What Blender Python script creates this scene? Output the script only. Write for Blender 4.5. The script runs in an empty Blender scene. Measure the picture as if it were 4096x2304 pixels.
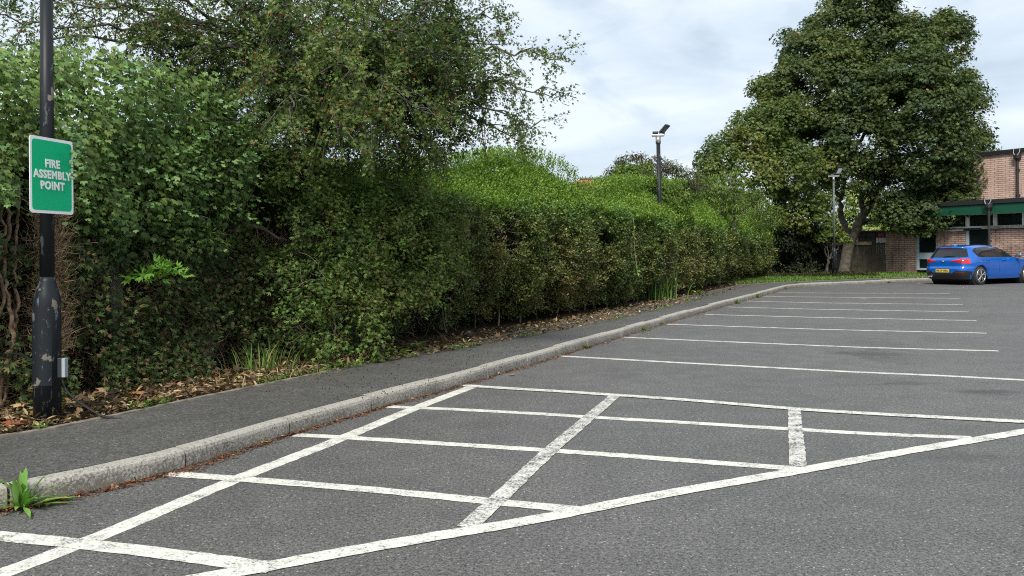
import bpy, math, numpy as np
from mathutils import Matrix, Vector
rng = np.random.default_rng(7)
R = math.radians

# ------------------------------------------------------------------ camera, world, sun
sc = bpy.context.scene
C = sc.collection
CAM_H = 1.24; FPX = 3450.0; ROLL = 0.009; PU, PV = 2048.0, 1015.0
cam_d = bpy.data.cameras.new("camera"); cam = bpy.data.objects.new("camera", cam_d); C.objects.link(cam)
cam_d.sensor_width = 36.0; cam_d.lens = FPX / 4096 * 36.0
cam_d.shift_y = -(1152 - PV) / 4096.0
cam_d.clip_start = 0.05; cam_d.clip_end = 3000
c_, s_ = math.cos(ROLL), math.sin(ROLL)
cam.matrix_world = Matrix(((c_, s_, 0, 0), (0, 0, -1, 0), (-s_, c_, 0, CAM_H), (0, 0, 0, 1)))
sc.camera = cam
sc.view_settings.view_transform = 'Standard'; sc.view_settings.look = 'None'
sc.view_settings.exposure = 0.54; sc.view_settings.gamma = 1.0
sc.cycles.use_denoising = False; sc.cycles.filter_width = 1.1; sc.cycles.max_bounces = 6; sc.cycles.diffuse_bounces = 3; sc.cycles.glossy_bounces = 3
sc.cycles.transmission_bounces = 4; sc.cycles.transparent_max_bounces = 8

SUN_EL, SUN_AZ = R(46), R(190)      # azimuth measured from +Y towards +X : high behind the viewer
sd = bpy.data.lights.new("sun", 'SUN'); sun = bpy.data.objects.new("sun", sd); C.objects.link(sun)
sd.energy = 3.4; sd.angle = R(14); sd.color = (1.0, 0.95, 0.86)
dirv = Vector((math.sin(SUN_AZ) * math.cos(SUN_EL), math.cos(SUN_AZ) * math.cos(SUN_EL), math.sin(SUN_EL)))
sun.rotation_euler = dirv.to_track_quat('Z', 'Y').to_euler()
sun.location = (0, 0, 60)

def nd(nt, t, **kw):
    n = nt.nodes.new(t)
    for k, v in kw.items():
        if k in n.inputs.keys() if isinstance(k, str) else False: n.inputs[k].default_value = v
        else: setattr(n, k, v)
    return n
def lk(nt, a, b): nt.links.new(a, b)
def ramp(nt, fac, stops, interp='LINEAR'):
    r = nt.nodes.new('ShaderNodeValToRGB'); r.color_ramp.interpolation = interp
    e = r.color_ramp.elements
    while len(e) < len(stops): e.new(0.5)
    for el, (p, c) in zip(e, stops):
        el.position = p; el.color = (*c, 1) if len(c) == 3 else c
    if fac is not None: nt.links.new(fac, r.inputs['Fac'])
    return r
def mixc(nt, fac, a, b, mode='MIX'):
    m = nt.nodes.new('ShaderNodeMix'); m.data_type = 'RGBA'; m.blend_type = mode
    for k, v in ((0, fac), (6, a), (7, b)):
        if hasattr(v, 'links'): nt.links.new(v, m.inputs[k])
        elif k == 0: m.inputs[0].default_value = v
        else: m.inputs[k].default_value = (*v, 1)
    return m.outputs[2]
def noise(nt, vec, scale, detail=4, rough=0.55, dist=0.0):
    n = nt.nodes.new('ShaderNodeTexNoise'); n.inputs['Scale'].default_value = scale
    n.inputs['Detail'].default_value = detail; n.inputs['Roughness'].default_value = rough
    n.inputs['Distortion'].default_value = dist
    if vec is not None: nt.links.new(vec, n.inputs['Vector'])
    return n.outputs['Fac']
def mathn(nt, op, a, b=0.0, clamp=False):
    m = nt.nodes.new('ShaderNodeMath'); m.operation = op; m.use_clamp = clamp
    for s, v in ((m.inputs[0], a), (m.inputs[1], b)):
        if hasattr(v, 'links'): nt.links.new(v, s)
        else: s.default_value = v
    return m.outputs[0]
def mapping(nt, vec, scale=(1, 1, 1), loc=(0, 0, 0), rot=(0, 0, 0)):
    m = nt.nodes.new('ShaderNodeMapping'); nt.links.new(vec, m.inputs['Vector'])
    m.inputs['Scale'].default_value = scale; m.inputs['Location'].default_value = loc; m.inputs['Rotation'].default_value = rot
    return m.outputs[0]

w = bpy.data.worlds.new("World"); sc.world = w; w.use_nodes = True
nt = w.node_tree; nt.nodes.clear()
out = nt.nodes.new('ShaderNodeOutputWorld'); bg = nt.nodes.new('ShaderNodeBackground'); bg.inputs['Strength'].default_value = 0.1
sky = nt.nodes.new('ShaderNodeTexSky'); sky.sky_type = 'NISHITA'; sky.sun_disc = False
sky.sun_elevation = SUN_EL; sky.sun_rotation = SUN_AZ; sky.dust_density = 2.0; sky.air_density = 1.2
tc = nt.nodes.new('ShaderNodeTexCoord')
mp = mapping(nt, tc.outputs['Generated'], (2.0, 2.0, 6.5), (1.3, 0.2, 0.35))
n1 = noise(nt, mp, 1.25, 6, 0.5, 0.35)
mp2 = mapping(nt, tc.outputs['Generated'], (5, 5, 11), (3.1, 1.7, 0.4))
n2 = noise(nt, mp2, 1.3, 7, 0.55, 0.5)
cl = ramp(nt, n1, [(0.34, (4.0, 4.8, 5.8)), (0.44, (5.0, 5.8, 6.7)), (0.56, (6.5, 7.1, 7.6)), (0.8, (5.9, 6.5, 7.2))])
wisp = ramp(nt, n2, [(0.36, (0.80, 0.84, 0.88)), (0.48, (1, 1, 1)), (0.7, (1.03, 1.03, 1.02))])
cc = mixc(nt, 1.0, cl.outputs[0], wisp.outputs[0], 'MULTIPLY')
cm = mixc(nt, 0.88, sky.outputs[0], cc)
lk(nt, cm, bg.inputs['Color']); lk(nt, bg.outputs[0], out.inputs['Surface'])

# ------------------------------------------------------------------ geometry from measured image rays
def ray(u, v):
    dx = (u - PU) / FPX; dy = (PV - v) / FPX
    return dx + ROLL * dy, dy - ROLL * dx
def G(u, v, h=0.0):
    x, up = ray(u, v); t = (h - CAM_H) / up
    return np.array((x * t, t, h))
def V(u, v, Y):
    x, up = ray(u, v)
    return np.array((x * Y, Y, CAM_H + up * Y))

def catmull(pts, n=8):
    P = [np.array(p, float) for p in pts]; P = [2 * P[0] - P[1]] + P + [2 * P[-1] - P[-2]]
    o = []
    for i in range(1, len(P) - 2):
        for k in range(n):
            t = k / n
            o.append(0.5 * (2 * P[i] + (P[i + 1] - P[i - 1]) * t + (2 * P[i - 1] - 5 * P[i] + 4 * P[i + 1] - P[i + 2]) * t * t + (3 * P[i] - P[i - 1] - 3 * P[i + 1] + P[i + 2]) * t ** 3))
    o.append(P[-2]); return np.array(o)
class Path:
    def __init__(s, pts):
        s.p = np.array(pts, float)[:, :2]; d = np.diff(s.p, axis=0); s.l = np.r_[0, np.cumsum(np.hypot(d[:, 0], d[:, 1]))]
        s.L = s.l[-1]
    def at(s, t):
        t = np.asarray(t, float); return np.stack([np.interp(t, s.l, s.p[:, 0]), np.interp(t, s.l, s.p[:, 1])], -1)
    def tan(s, t):
        d = s.at(np.asarray(t) + 0.25) - s.at(np.asarray(t) - 0.25); return d / (np.linalg.norm(d, axis=-1, keepdims=True) + 1e-9)
    def left(s, t):
        d = s.tan(t); return np.stack([-d[..., 1], d[..., 0]], -1)
    def off(s, t, o):
        o = np.asarray(o, float); return s.at(t) + s.left(t) * (o[..., None] if o.ndim else o)

# ------------------------------------------------------------------ object helpers
def tag(o, label=None, cat=None, group=None, kind=None):
    if label: o['label'] = label
    if cat: o['category'] = cat
    if group: o['group'] = group
    if kind: o['kind'] = kind
    return o
def empty(name, loc, label, cat, group=None, rz=0):
    o = bpy.data.objects.new(name, None); C.objects.link(o); o.location = loc; o.rotation_euler = (0, 0, rz)
    o.empty_display_size = 0.2
    return tag(o, label, cat, group)
def link(name, me, mat, parent=None, smooth=False):
    o = bpy.data.objects.new(name, me); C.objects.link(o)
    if mat:
        for m in (mat if isinstance(mat, (list, tuple)) else [mat]): me.materials.append(m)
    if parent:
        o.parent = parent
        o.matrix_parent_inverse = Matrix()
    if smooth: me.shade_smooth()
    return o
class MB:
    """collects vertices and faces"""
    def __init__(s): s.v = []; s.f = []; s.m = []
    def add(s, vs, fs, mi=0):
        b = len(s.v); s.v.extend([tuple(map(float, q)) for q in vs]); s.f.extend([tuple(b + i for i in f) for f in fs]); s.m.extend([mi] * len(fs)); return s
    def box(s, c, d, rz=0, mi=0, M=None):
        x, y, z = [k / 2 for k in d]; cr, sr = math.cos(rz), math.sin(rz); vs = []
        for a in ((-x, -y, -z), (x, -y, -z), (x, y, -z), (-x, y, -z), (-x, -y, z), (x, -y, z), (x, y, z), (-x, y, z)):
            if M is not None: q = M @ Vector(a); vs.append((q[0] + c[0], q[1] + c[1], q[2] + c[2]))
            else: vs.append((c[0] + a[0] * cr - a[1] * sr, c[1] + a[0] * sr + a[1] * cr, c[2] + a[2]))
        return s.add(vs, [(0, 3, 2, 1), (4, 5, 6, 7), (0, 1, 5, 4), (1, 2, 6, 5), (2, 3, 7, 6), (3, 0, 4, 7)], mi)
    def tube(s, pts, rad, n=8, cap=True, mi=0):
        P = [np.array(p, float) for p in pts]; rad = [rad] * len(P) if np.isscalar(rad) else rad
        prev = None; vs = []
        for i, p in enumerate(P):
            t = P[min(i + 1, len(P) - 1)] - P[max(i - 1, 0)]; t = t / (np.linalg.norm(t) + 1e-12)
            a = prev if prev is not None else (np.array((0, 0, 1.)) if abs(t[2]) < .9 else np.array((1., 0, 0)))
            a = a - t * a.dot(t); a /= np.linalg.norm(a) + 1e-12; b = np.cross(t, a); prev = a
            for k in range(n):
                an = 2 * math.pi * k / n; vs.append(p + rad[i] * (math.cos(an) * a + math.sin(an) * b))
        fs = [(i * n + k, i * n + (k + 1) % n, (i + 1) * n + (k + 1) % n, (i + 1) * n + k) for i in range(len(P) - 1) for k in range(n)]
        if cap: fs += [tuple(range(n - 1, -1, -1)), tuple((len(P) - 1) * n + k for k in range(n))]
        return s.add(vs, fs, mi)
    def lathe(s, prof, c=(0, 0, 0), n=24, mi=0):
        return s.tube([(c[0], c[1], c[2] + z) for r, z in prof], [r for r, z in prof], n, True, mi)
    def ribbon(s, A, B, mi=0):
        n = len(A); return s.add(list(A) + list(B), [(i, i + 1, n + i + 1, n + i) for i in range(n - 1)], mi)
    def build(s, name, mat, parent=None, smooth=False, loc=None, bevel=0):
        me = bpy.data.meshes.new(name); me.from_pydata(s.v, [], s.f); me.update()
        if any(s.m): me.polygons.foreach_set('material_index', s.m)
        o = link(name, me, mat, parent, smooth)
        if loc is not None: o.location = loc
        if bevel:
            m = o.modifiers.new('bevel', 'BEVEL'); m.width = bevel; m.segments = 2; m.limit_method = 'ANGLE'
        return o
def npmesh(name, verts, quads, mat, parent=None, cols=None, smooth=False):
    me = bpy.data.meshes.new(name); nv, nf = len(verts), len(quads); k = quads.shape[1]
    me.vertices.add(nv); me.vertices.foreach_set('co', np.ascontiguousarray(verts, np.float32).ravel())
    me.loops.add(nf * k); me.loops.foreach_set('vertex_index', np.ascontiguousarray(quads, np.int32).ravel())
    me.polygons.add(nf); me.polygons.foreach_set('loop_start', np.arange(nf, dtype=np.int32) * k)
    me.polygons.foreach_set('loop_total', np.full(nf, k, np.int32))
    if cols is not None:
        a = me.attributes.new('Col', 'FLOAT_COLOR', 'POINT')
        a.data.foreach_set('color', np.ascontiguousarray(np.c_[cols, np.ones(len(cols))], np.float32).ravel())
    me.update(calc_edges=True)
    return link(name, me, mat, parent, smooth)
def local(o, parent):
    """move mesh data written in world coordinates into the frame of its (unrotated) parent"""
    me = o.data; n = len(me.vertices); a = np.empty(n * 3, np.float32); me.vertices.foreach_get('co', a)
    a = a.reshape(-1, 3) - np.array(parent.location, np.float32); me.vertices.foreach_set('co', a.ravel()); me.update(); return o

def mat(name, base=(0.5, 0.5, 0.5), rough=0.6, metal=0.0, spec=0.5, coat=0.0):
    m = bpy.data.materials.new(name); m.use_nodes = True; b = m.node_tree.nodes['Principled BSDF']
    b.inputs['Base Color'].default_value = (*base, 1); b.inputs['Roughness'].default_value = rough
    b.inputs['Metallic'].default_value = metal; b.inputs['Specular IOR Level'].default_value = spec
    b.inputs['Coat Weight'].default_value = coat; b.inputs['Coat Roughness'].default_value = 0.05
    return m
def bump(nt, h, strength, dist=0.01):
    b = nt.nodes.new('ShaderNodeBump'); b.inputs['Strength'].default_value = strength; b.inputs['Distance'].default_value = dist
    nt.links.new(h, b.inputs['Height']); nt.links.new(b.outputs[0], nt.nodes['Principled BSDF'].inputs['Normal'])
def objco(nt):
    return nt.nodes.new('ShaderNodeTexCoord').outputs['Object']
def grimy(name, c1, c2, scale=6, rough=0.7, metal=0.0, spec=0.4, bs=0.0, c3=None):
    m = mat(name, c1, rough, metal, spec); nt = m.node_tree; b = nt.nodes['Principled BSDF']; o = objco(nt)
    n = noise(nt, o, scale, 6, 0.6); st = [(0.38, c1), (0.62, c2)]
    if c3: st.append((0.72, c3))
    r = ramp(nt, n, st); lk(nt, r.outputs[0], b.inputs['Base Color'])
    if bs: bump(nt, noise(nt, o, scale * 6, 4), bs)
    return m

def leafmat(name, rough=0.55, trans=0.27, spec=0.2):
    m = bpy.data.materials.new(name); m.use_nodes = True; nt = m.node_tree; b = nt.nodes['Principled BSDF']
    a = nt.nodes.new('ShaderNodeAttribute'); a.attribute_name = 'Col'
    lk(nt, a.outputs['Color'], b.inputs['Base Color']); b.inputs['Roughness'].default_value = rough
    b.inputs['Specular IOR Level'].default_value = spec
    t = nt.nodes.new('ShaderNodeBsdfTranslucent')
    tcx = mixc(nt, 1.0, a.outputs['Color'], (1.25, 1.35, 0.6), 'MULTIPLY'); lk(nt, tcx, t.inputs['Color'])
    mx = nt.nodes.new('ShaderNodeMixShader'); mx.inputs[0].default_value = trans
    lk(nt, b.outputs[0], mx.inputs[1]); lk(nt, t.outputs[0], mx.inputs[2]); lk(nt, mx.outputs[0], nt.nodes['Material Output'].inputs['Surface'])
    return m

# numpy value noise
_T = rng.random(65536)
def vnoise(P, scale=1.0, seed=0):
    P = np.asarray(P, float) * scale + seed * 17.31; i = np.floor(P).astype(np.int64); f = P - i; f = f * f * (3 - 2 * f); r = 0
    for a in (0, 1):
        for b in (0, 1):
            for c in (0, 1):
                h = ((i[..., 0] + a) * 73856093 ^ (i[..., 1] + b) * 19349663 ^ (i[..., 2] + c) * 83492791) & 65535
                wgt = (f[..., 0] if a else 1 - f[..., 0]) * (f[..., 1] if b else 1 - f[..., 1]) * (f[..., 2] if c else 1 - f[..., 2])
                r = r + wgt * _T[h]
    return r
def fbm(P, scale, seed=0, oct=3):
    r = 0; a = 0.5; t = 0
    for k in range(oct): r = r + a * vnoise(P, scale * 2 ** k, seed + k); t += a; a *= .55
    return r / t

LEAF = {  # template: verts (across, along, up), quads
 'rhomb': (np.array([(0, 0, 0), (.3, .5, .08), (0, 1, -.05), (-.3, .5, .08)]), np.array([(0, 1, 2, 3)])),
 'oval': (np.array([(0, 0, 0), (.24, .3, .07), (.22, .7, .05), (0, 1, -.06), (-.22, .7, .05), (-.24, .3, .07)]), np.array([(0, 1, 2, 3), (0, 3, 4, 5)])),
 'long': (np.array([(0, 0, 0), (.13, .3, .04), (.12, .7, .02), (0, 1, -.1), (-.12, .7, .02), (-.13, .3, .04)]), np.array([(0, 1, 2, 3), (0, 3, 4, 5)])),
 'lobed': (np.array([(0, 0, 0), (.16, .55, .04), (0, 1, -.04), (-.16, .55, .04), (.42, .42, .1), (.5, .85, .05), (.08, .35, 0), (-.42, .42, .1), (-.5, .85, .05), (-.08, .35, 0)]),
           np.array([(0, 1, 2, 3), (0, 4, 5, 6), (0, 9, 8, 7)])),
 'ivy': (np.array([(0, 0, 0), (.26, .5, .06), (0, 1.0, -.05), (-.26, .5, .06), (.55, .62, .0), (.5, .12, .08), (.3, -.12, .02), (-.55, .62, .0), (-.5, .12, .08), (-.3, -.12, .02)]),
         np.array([(0, 1, 2, 3), (0, 5, 4, 1), (0, 3, 7, 8), (0, 6, 5, 0), (0, 8, 9, 0)])[:3]),
 'maple': (np.array([(0, 0, 0), (.2, .5, .05), (0, 1, -.08), (-.2, .5, .05), (.6, .7, -.05), (.35, .15, .05), (-.6, .7, -.05), (-.35, .15, .05)]),
         np.array([(0, 1, 2, 3), (0, 5, 4, 1), (0, 3, 6, 7)])),
}
def nrm(a): return a / (np.linalg.norm(a, axis=-1, keepdims=True) + 1e-9)
def rdir(n): return nrm(rng.normal(size=(n, 3)))
def leaf_arrays(P, D, N, size, kind, cols):
    T, Q = LEAF[kind]; n = len(P); D = nrm(D); B = nrm(np.cross(D, N)); N = np.cross(B, D)
    s = np.broadcast_to(np.asarray(size, float), (n,))[:, None, None]
    Vv = P[:, None] + s * (T[None, :, 0, None] * B[:, None] + T[None, :, 1, None] * D[:, None] + T[None, :, 2, None] * N[:, None])
    F = (Q[None] + (np.arange(n) * len(T))[:, None, None]).reshape(-1, 4)
    return Vv.reshape(-1, 3), F, np.repeat(cols, len(T), 0)
def foliage(name, parts, m, parent):
    vs, fs, cs = [], [], []; b = 0
    for v, f, c in parts: vs.append(v); fs.append(f + b); cs.append(c); b += len(v)
    o = npmesh(name, np.concatenate(vs), np.concatenate(fs), m, parent, np.concatenate(cs))
    if parent: local(o, parent)
    return o
def palette(n, cols, weights=None, jit=0.18, sel=None):
    cols = np.array(cols, float)
    i = rng.choice(len(cols), n, p=None if weights is None else np.array(weights) / sum(weights)) if sel is None else np.clip((sel * len(cols)).astype(int), 0, len(cols) - 1)
    c = cols[i] * (1 + jit * rng.normal(size=(n, 1))); c = c * (1 + 0.06 * rng.normal(size=(n, 3)))
    return np.clip(c, .004, .7)
def sprigs(A, D, length, nl, size, kind, colfn, up=0.5, opp=True, spread=.8):
    """leaf sprigs: anchors A, directions D; nl leaves along each"""
    n = len(A); D = nrm(D); parts = []
    ref = nrm(np.cross(D, rdir(n))); ref2 = np.cross(D, ref); L = np.broadcast_to(np.asarray(length, float), (n,))[:, None]
    sz = np.broadcast_to(np.asarray(size, float), (n,))
    for j in range(nl):
        t = (j + .5) / nl; a = j * 2.4 + rng.random(n) * .8
        rad = ref * np.cos(a)[:, None] + ref2 * np.sin(a)[:, None]
        P = A + D * L * t + rad * sz[:, None] * .1 - np.array((0, 0, 1.)) * (L * t * t * .15)
        ld = D * (.45 + .5 * t) + rad * spread + rdir(n) * .25
        N = nrm(rad * -.2 + D * .3 + np.array((0, 0, 1.)) * up + rdir(n) * .45)
        parts.append(leaf_arrays(P, ld, N, sz * (.75 + .5 * rng.random(n)), kind, colfn(P, n, t)))
    return parts
def sticks(name, A, B, r0, r1, m, parent, col=(.1, .07, .05), seg=1, wob=0.0):
    """many thin 3-sided twigs as one mesh"""
    n = len(A); pts = [A]
    for k in range(1, seg + 1):
        q = A + (B - A) * k / seg
        if k < seg: q = q + rng.normal(size=(n, 3)) * wob
        pts.append(q)
    D = nrm(B - A); u = nrm(np.cross(D, rdir(n))); v = np.cross(D, u); vs = []
    for k, q in enumerate(pts):
        rr = (np.asarray(r0) + (np.asarray(r1) - np.asarray(r0)) * k / seg) * np.ones(n)
        for a in (0, 2.094, 4.189): vs.append(q + rr[:, None] * (u * math.cos(a) + v * math.sin(a)))
    vs = np.stack(vs, 1); m3 = 3 * (seg + 1)
    Q = np.array([(3 * k + a, 3 * k + (a + 1) % 3, 3 * k + 3 + (a + 1) % 3, 3 * k + 3 + a) for k in range(seg) for a in range(3)])
    F = (Q[None] + (np.arange(n) * m3)[:, None, None]).reshape(-1, 4)
    col = np.array(col, float); cols = np.clip(col * (1 + .25 * rng.normal(size=(n, 1))), .003, .6)
    o = npmesh(name, vs.reshape(-1, 3), F, m, parent, np.repeat(cols, m3, 0))
    if parent: local(o, parent)
    return o
M = {}
M['leaf'] = leafmat('leaf_surface'); M['leaf_gloss'] = leafmat('glossy_leaf_surface', 0.42, 0.2, 0.3)
M['twig'] = leafmat('twig_bark', 0.85, 0.0, 0.2); M['dry'] = leafmat('dry_leaf_surface', 0.8, 0.15, 0.2)
# ------------------------------------------------------------------ ground, kerb, pavement, markings
def asphalt(name, c_lo, c_hi, stains=(), tone=1.0, chips=0.5):
    m = mat(name, rough=0.62, spec=0.5); nt = m.node_tree; b = nt.nodes['Principled BSDF']; o = objco(nt)
    fine = noise(nt, o, 120, 3, 0.75); mid = noise(nt, o, 48, 4, 0.65); big = noise(nt, o, 0.35, 5, 0.6); med = noise(nt, o, 3.1, 6, .7)
    f = mathn(nt, 'ADD', mathn(nt, 'MULTIPLY', fine, 0.62), mathn(nt, 'MULTIPLY', mid, 0.38))
    col = ramp(nt, f, [(0.40, c_lo), (0.5, tuple(a * .55 + c * .45 for a, c in zip(c_lo, c_hi))), (0.62, c_hi)]).outputs[0]
    vo = nt.nodes.new('ShaderNodeTexVoronoi'); vo.inputs['Scale'].default_value = 75; lk(nt, o, vo.inputs['Vector'])
    hs = nt.nodes.new('ShaderNodeSeparateColor'); lk(nt, vo.outputs['Color'], hs.inputs[0])
    pale = mathn(nt, 'MULTIPLY', mathn(nt, 'GREATER_THAN', hs.outputs[0], 0.955), mathn(nt, 'LESS_THAN', vo.outputs['Distance'], 0.34))
    col = mixc(nt, mathn(nt, 'MULTIPLY', pale, chips), col, (0.42, 0.41, 0.38))
    v2 = nt.nodes.new('ShaderNodeTexVoronoi'); v2.inputs['Scale'].default_value = 16; lk(nt, o, v2.inputs['Vector'])
    h2 = nt.nodes.new('ShaderNodeSeparateColor'); lk(nt, v2.outputs['Color'], h2.inputs[0])
    dk = mathn(nt, 'MULTIPLY', mathn(nt, 'GREATER_THAN', h2.outputs[1], 0.93), mathn(nt, 'LESS_THAN', v2.outputs['Distance'], 0.12))
    col = mixc(nt, mathn(nt, 'MULTIPLY', dk, .75), col, (0.022, 0.018, 0.016))
    v3 = nt.nodes.new('ShaderNodeTexVoronoi'); v3.inputs['Scale'].default_value = 1.1; lk(nt, mapping(nt, o, (1, 1.7, 1), rot=(0, 0, .5)), v3.inputs['Vector'])
    h3 = nt.nodes.new('ShaderNodeSeparateColor'); lk(nt, v3.outputs['Color'], h3.inputs[0])
    wm = mathn(nt, 'MULTIPLY', mathn(nt, 'GREATER_THAN', h3.outputs[2], 0.72), mathn(nt, 'LESS_THAN', mathn(nt, 'ADD', v3.outputs['Distance'], mathn(nt, 'MULTIPLY', noise(nt, o, 40, 3, .8), .05)), 0.055))
    col = mixc(nt, mathn(nt, 'MULTIPLY', wm, chips * .8), col, (0.36, 0.35, 0.32))
    g = ramp(nt, big, [(0.3, (0.84, 0.84, 0.85)), (0.5, (1, 1, 1)), (0.72, (1.14, 1.14, 1.13))]).outputs[0]
    col = mixc(nt, 1.0, col, g, 'MULTIPLY')
    g2 = ramp(nt, med, [(0.35, (0.86, 0.86, 0.86)), (0.65, (1.12, 1.12, 1.12))]).outputs[0]
    col = mixc(nt, 1.0, col, g2, 'MULTIPLY')
    for (p, r, k) in stains:
        mpn = mapping(nt, o, (1 / r[0], 1 / r[1], 0), (-p[0] / r[0], -p[1] / r[1], 0))
        ln = nt.nodes.new('ShaderNodeVectorMath'); ln.operation = 'LENGTH'; lk(nt, mpn, ln.inputs[0])
        q = mathn(nt, 'ADD', ln.outputs['Value'], mathn(nt, 'MULTIPLY', mathn(nt, 'SUBTRACT', noise(nt, o, 5, 4, .7), 0.5), 2.4))
        fa = ramp(nt, q, [(0.25, (k, k, k)), (1.0, (0, 0, 0))]).outputs[0]
        col = mixc(nt, fa, col, (0.03, 0.025, 0.022))
    lk(nt, col, b.inputs['Base Color'])
    bump(nt, f, 0.9, 0.006)
    return m
st = []
for (u, v, ru, rv, k) in ((3500, 1416, .55, .5, .75), (3400, 1415, .3, .3, .5), (3560, 1440, .3, .6, .4), (3960, 1568, .33, .22, .85), (3500, 1375, .6, 1.0, .35), (3480, 1520, .5, .5, .3), (3620, 1535, .5, .12, .5), (3820, 1830, .5, .14, .5), (3600, 1200, .9, .35, .5), (2480, 1500, .35, .8, .3)):
    g = G(u, v); st.append(((g[0], g[1]), (ru, rv), k * .72))
M['asphalt'] = asphalt('car_park_asphalt', (0.017, 0.0165, 0.016), (0.195, 0.19, 0.182), st, chips=.7)
M['path_asphalt'] = asphalt('pavement_asphalt', (0.024, 0.0235, 0.022), (0.152, 0.148, 0.139), chips=.6)

def litter_ground(name):
    m = mat(name, rough=0.95, spec=0.1); nt = m.node_tree; b = nt.nodes['Principled BSDF']; o = objco(nt)
    n = noise(nt, o, 26, 6, 0.7); r = ramp(nt, n, [(0.3, (0.018, 0.013, 0.009)), (0.5, (0.055, 0.04, 0.026)), (0.62, (0.12, 0.085, 0.05)), (0.75, (0.05, 0.05, 0.025))])
    lk(nt, r.outputs[0], b.inputs['Base Color']); bump(nt, n, 1.0, 0.03); return m
M['soil'] = litter_ground('leaf_strewn_soil')
def grass_ground(name):
    m = mat(name, rough=0.95, spec=0.1); nt = m.node_tree; b = nt.nodes['Principled BSDF']; o = objco(nt)
    n = noise(nt, o, 12, 6, 0.7); r = ramp(nt, n, [(0.3, (0.025, 0.04, 0.013)), (0.55, (0.055, 0.09, 0.024)), (0.75, (0.09, 0.10, 0.04))])
    lk(nt, r.outputs[0], b.inputs['Base Color']); bump(nt, n, 1.0, 0.03); return m
M['turf'] = grass_ground('mown_turf')

kerb_px = [(-600, 2120), (0, 2045), (238, 1996), (690, 1887), (1185, 1732), (1583, 1616), (1972, 1505), (2500, 1344), (2826, 1246), (2981, 1203), (3121, 1163), (3175, 1151), (3300, 1142.5), (3709, 1125), (4096, 1114), (4700, 1100)]
kp = [G(*q) for q in kerb_px]
kp[0] = kp[1] + (kp[1] - kp[2]) * 2.0
kp = [kp[0] + (kp[0] - kp[1]) * 3] + kp
KERB = Path(catmull(kp, 10))
edge_px = [(0, 1751), (233, 1714), (777, 1600), (1262, 1500), (1860, 1376), (2500, 1240), (2900, 1155), (2997, 1137), (3300, 1122.5), (3697, 1107.5), (4300, 1088)]
ep = [G(*q, .115) for q in edge_px]; e0 = ep[0] + (ep[0] - ep[1]) * 1.5
ep = [e0 + (e0 - ep[0]) * 4, e0] + ep
EDGE = Path(catmull(ep, 10))

b = MB(); b.add([(-900, -300, -.02), (900, -300, -.02), (900, 1500, -.02), (-900, 1500, -.02)], [(0, 1, 2, 3)])
tag(b.build('ground', M['turf']), kind='structure')
# car park sheet: everything right of the kerb line
b = MB(); b.add([(-30, -25, 0), (110, -25, 0), (110, 60, 0), (-30, 60, 0)], [(0, 1, 2, 3)])
tag(b.build('car_park_surface', M['asphalt']), kind='structure')

# kerb with rounded nose and joints every 0.96 m
M['kerb'] = mat('weathered_concrete_kerb', rough=0.9, spec=.25); nt = M['kerb'].node_tree; bs = nt.nodes['Principled BSDF']; o_ = objco(nt)
na = noise(nt, o_, 66, 5, .75, .3); nb = noise(nt, o_, 3.2, 4, .6); nc = noise(nt, o_, 160, 3, .7)
cr = ramp(nt, nc, [(0.3, (0.24, 0.228, 0.198)), (0.7, (0.43, 0.41, 0.365))]).outputs[0]
geo = nt.nodes.new('ShaderNodeSeparateXYZ'); lk(nt, o_, geo.inputs[0])
thr = mathn(nt, 'ADD', mathn(nt, 'MULTIPLY', nb, .5), mathn(nt, 'MULTIPLY', geo.outputs[2], -2.6))
lich = ramp(nt, mathn(nt, 'ADD', na, mathn(nt, 'MULTIPLY', thr, .55)), [(0.50, (0, 0, 0)), (0.60, (1, 1, 1))]).outputs[0]
c3 = mixc(nt, mathn(nt, 'MULTIPLY', lich, .8), cr, (0.095, 0.09, 0.075)); lk(nt, c3, bs.inputs['Base Color']); bump(nt, na, .5, .006)
prof = [(0.0, -0.03), (0.0, 0.085), (0.006, 0.104), (0.016, 0.112), (0.034, 0.117), (0.092, 0.1205), (0.092, 0.06)]
b = MB(); s0 = 1.0; BL = 0.985; q_ = G(744, 1876); s0 = KERB.l[np.argmin(np.hypot(KERB.p[:, 0] - q_[0], KERB.p[:, 1] - q_[1]))] % BL
off = 0.30; k = 0
while s0 + BL < KERB.L - .5:
    ss = np.linspace(s0 + .007, s0 + BL - .008, 5); jz = rng.normal() * .003; jo = rng.normal() * .004
    rows = [[(*KERB.off(t, -0.0 + o + jo), z + jz) for (o, z) in prof] for t in ss]
    for r0, r1 in zip(rows[:-1], rows[1:]): b.ribbon(r0, r1)
    b.add(rows[0], [tuple(range(6, -1, -1))]); b.add(rows[-1], [tuple(range(7))])
    s0 += BL; k += 1
tag(b.build('kerb', M['kerb'], smooth=False), kind='structure')
b = MB(); ss = np.linspace(0, KERB.L, 200); b.ribbon([(*KERB.off(t, .012), .092) for t in ss], [(*KERB.off(t, .088), .092) for t in ss]); b.ribbon([(*KERB.off(t, .012), -.03) for t in ss], [(*KERB.off(t, .012), .092) for t in ss])
tag(b.build('kerb_joint_mortar', mat('joint_mortar', (.05, .045, .035), .95)), kind='structure')
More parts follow.
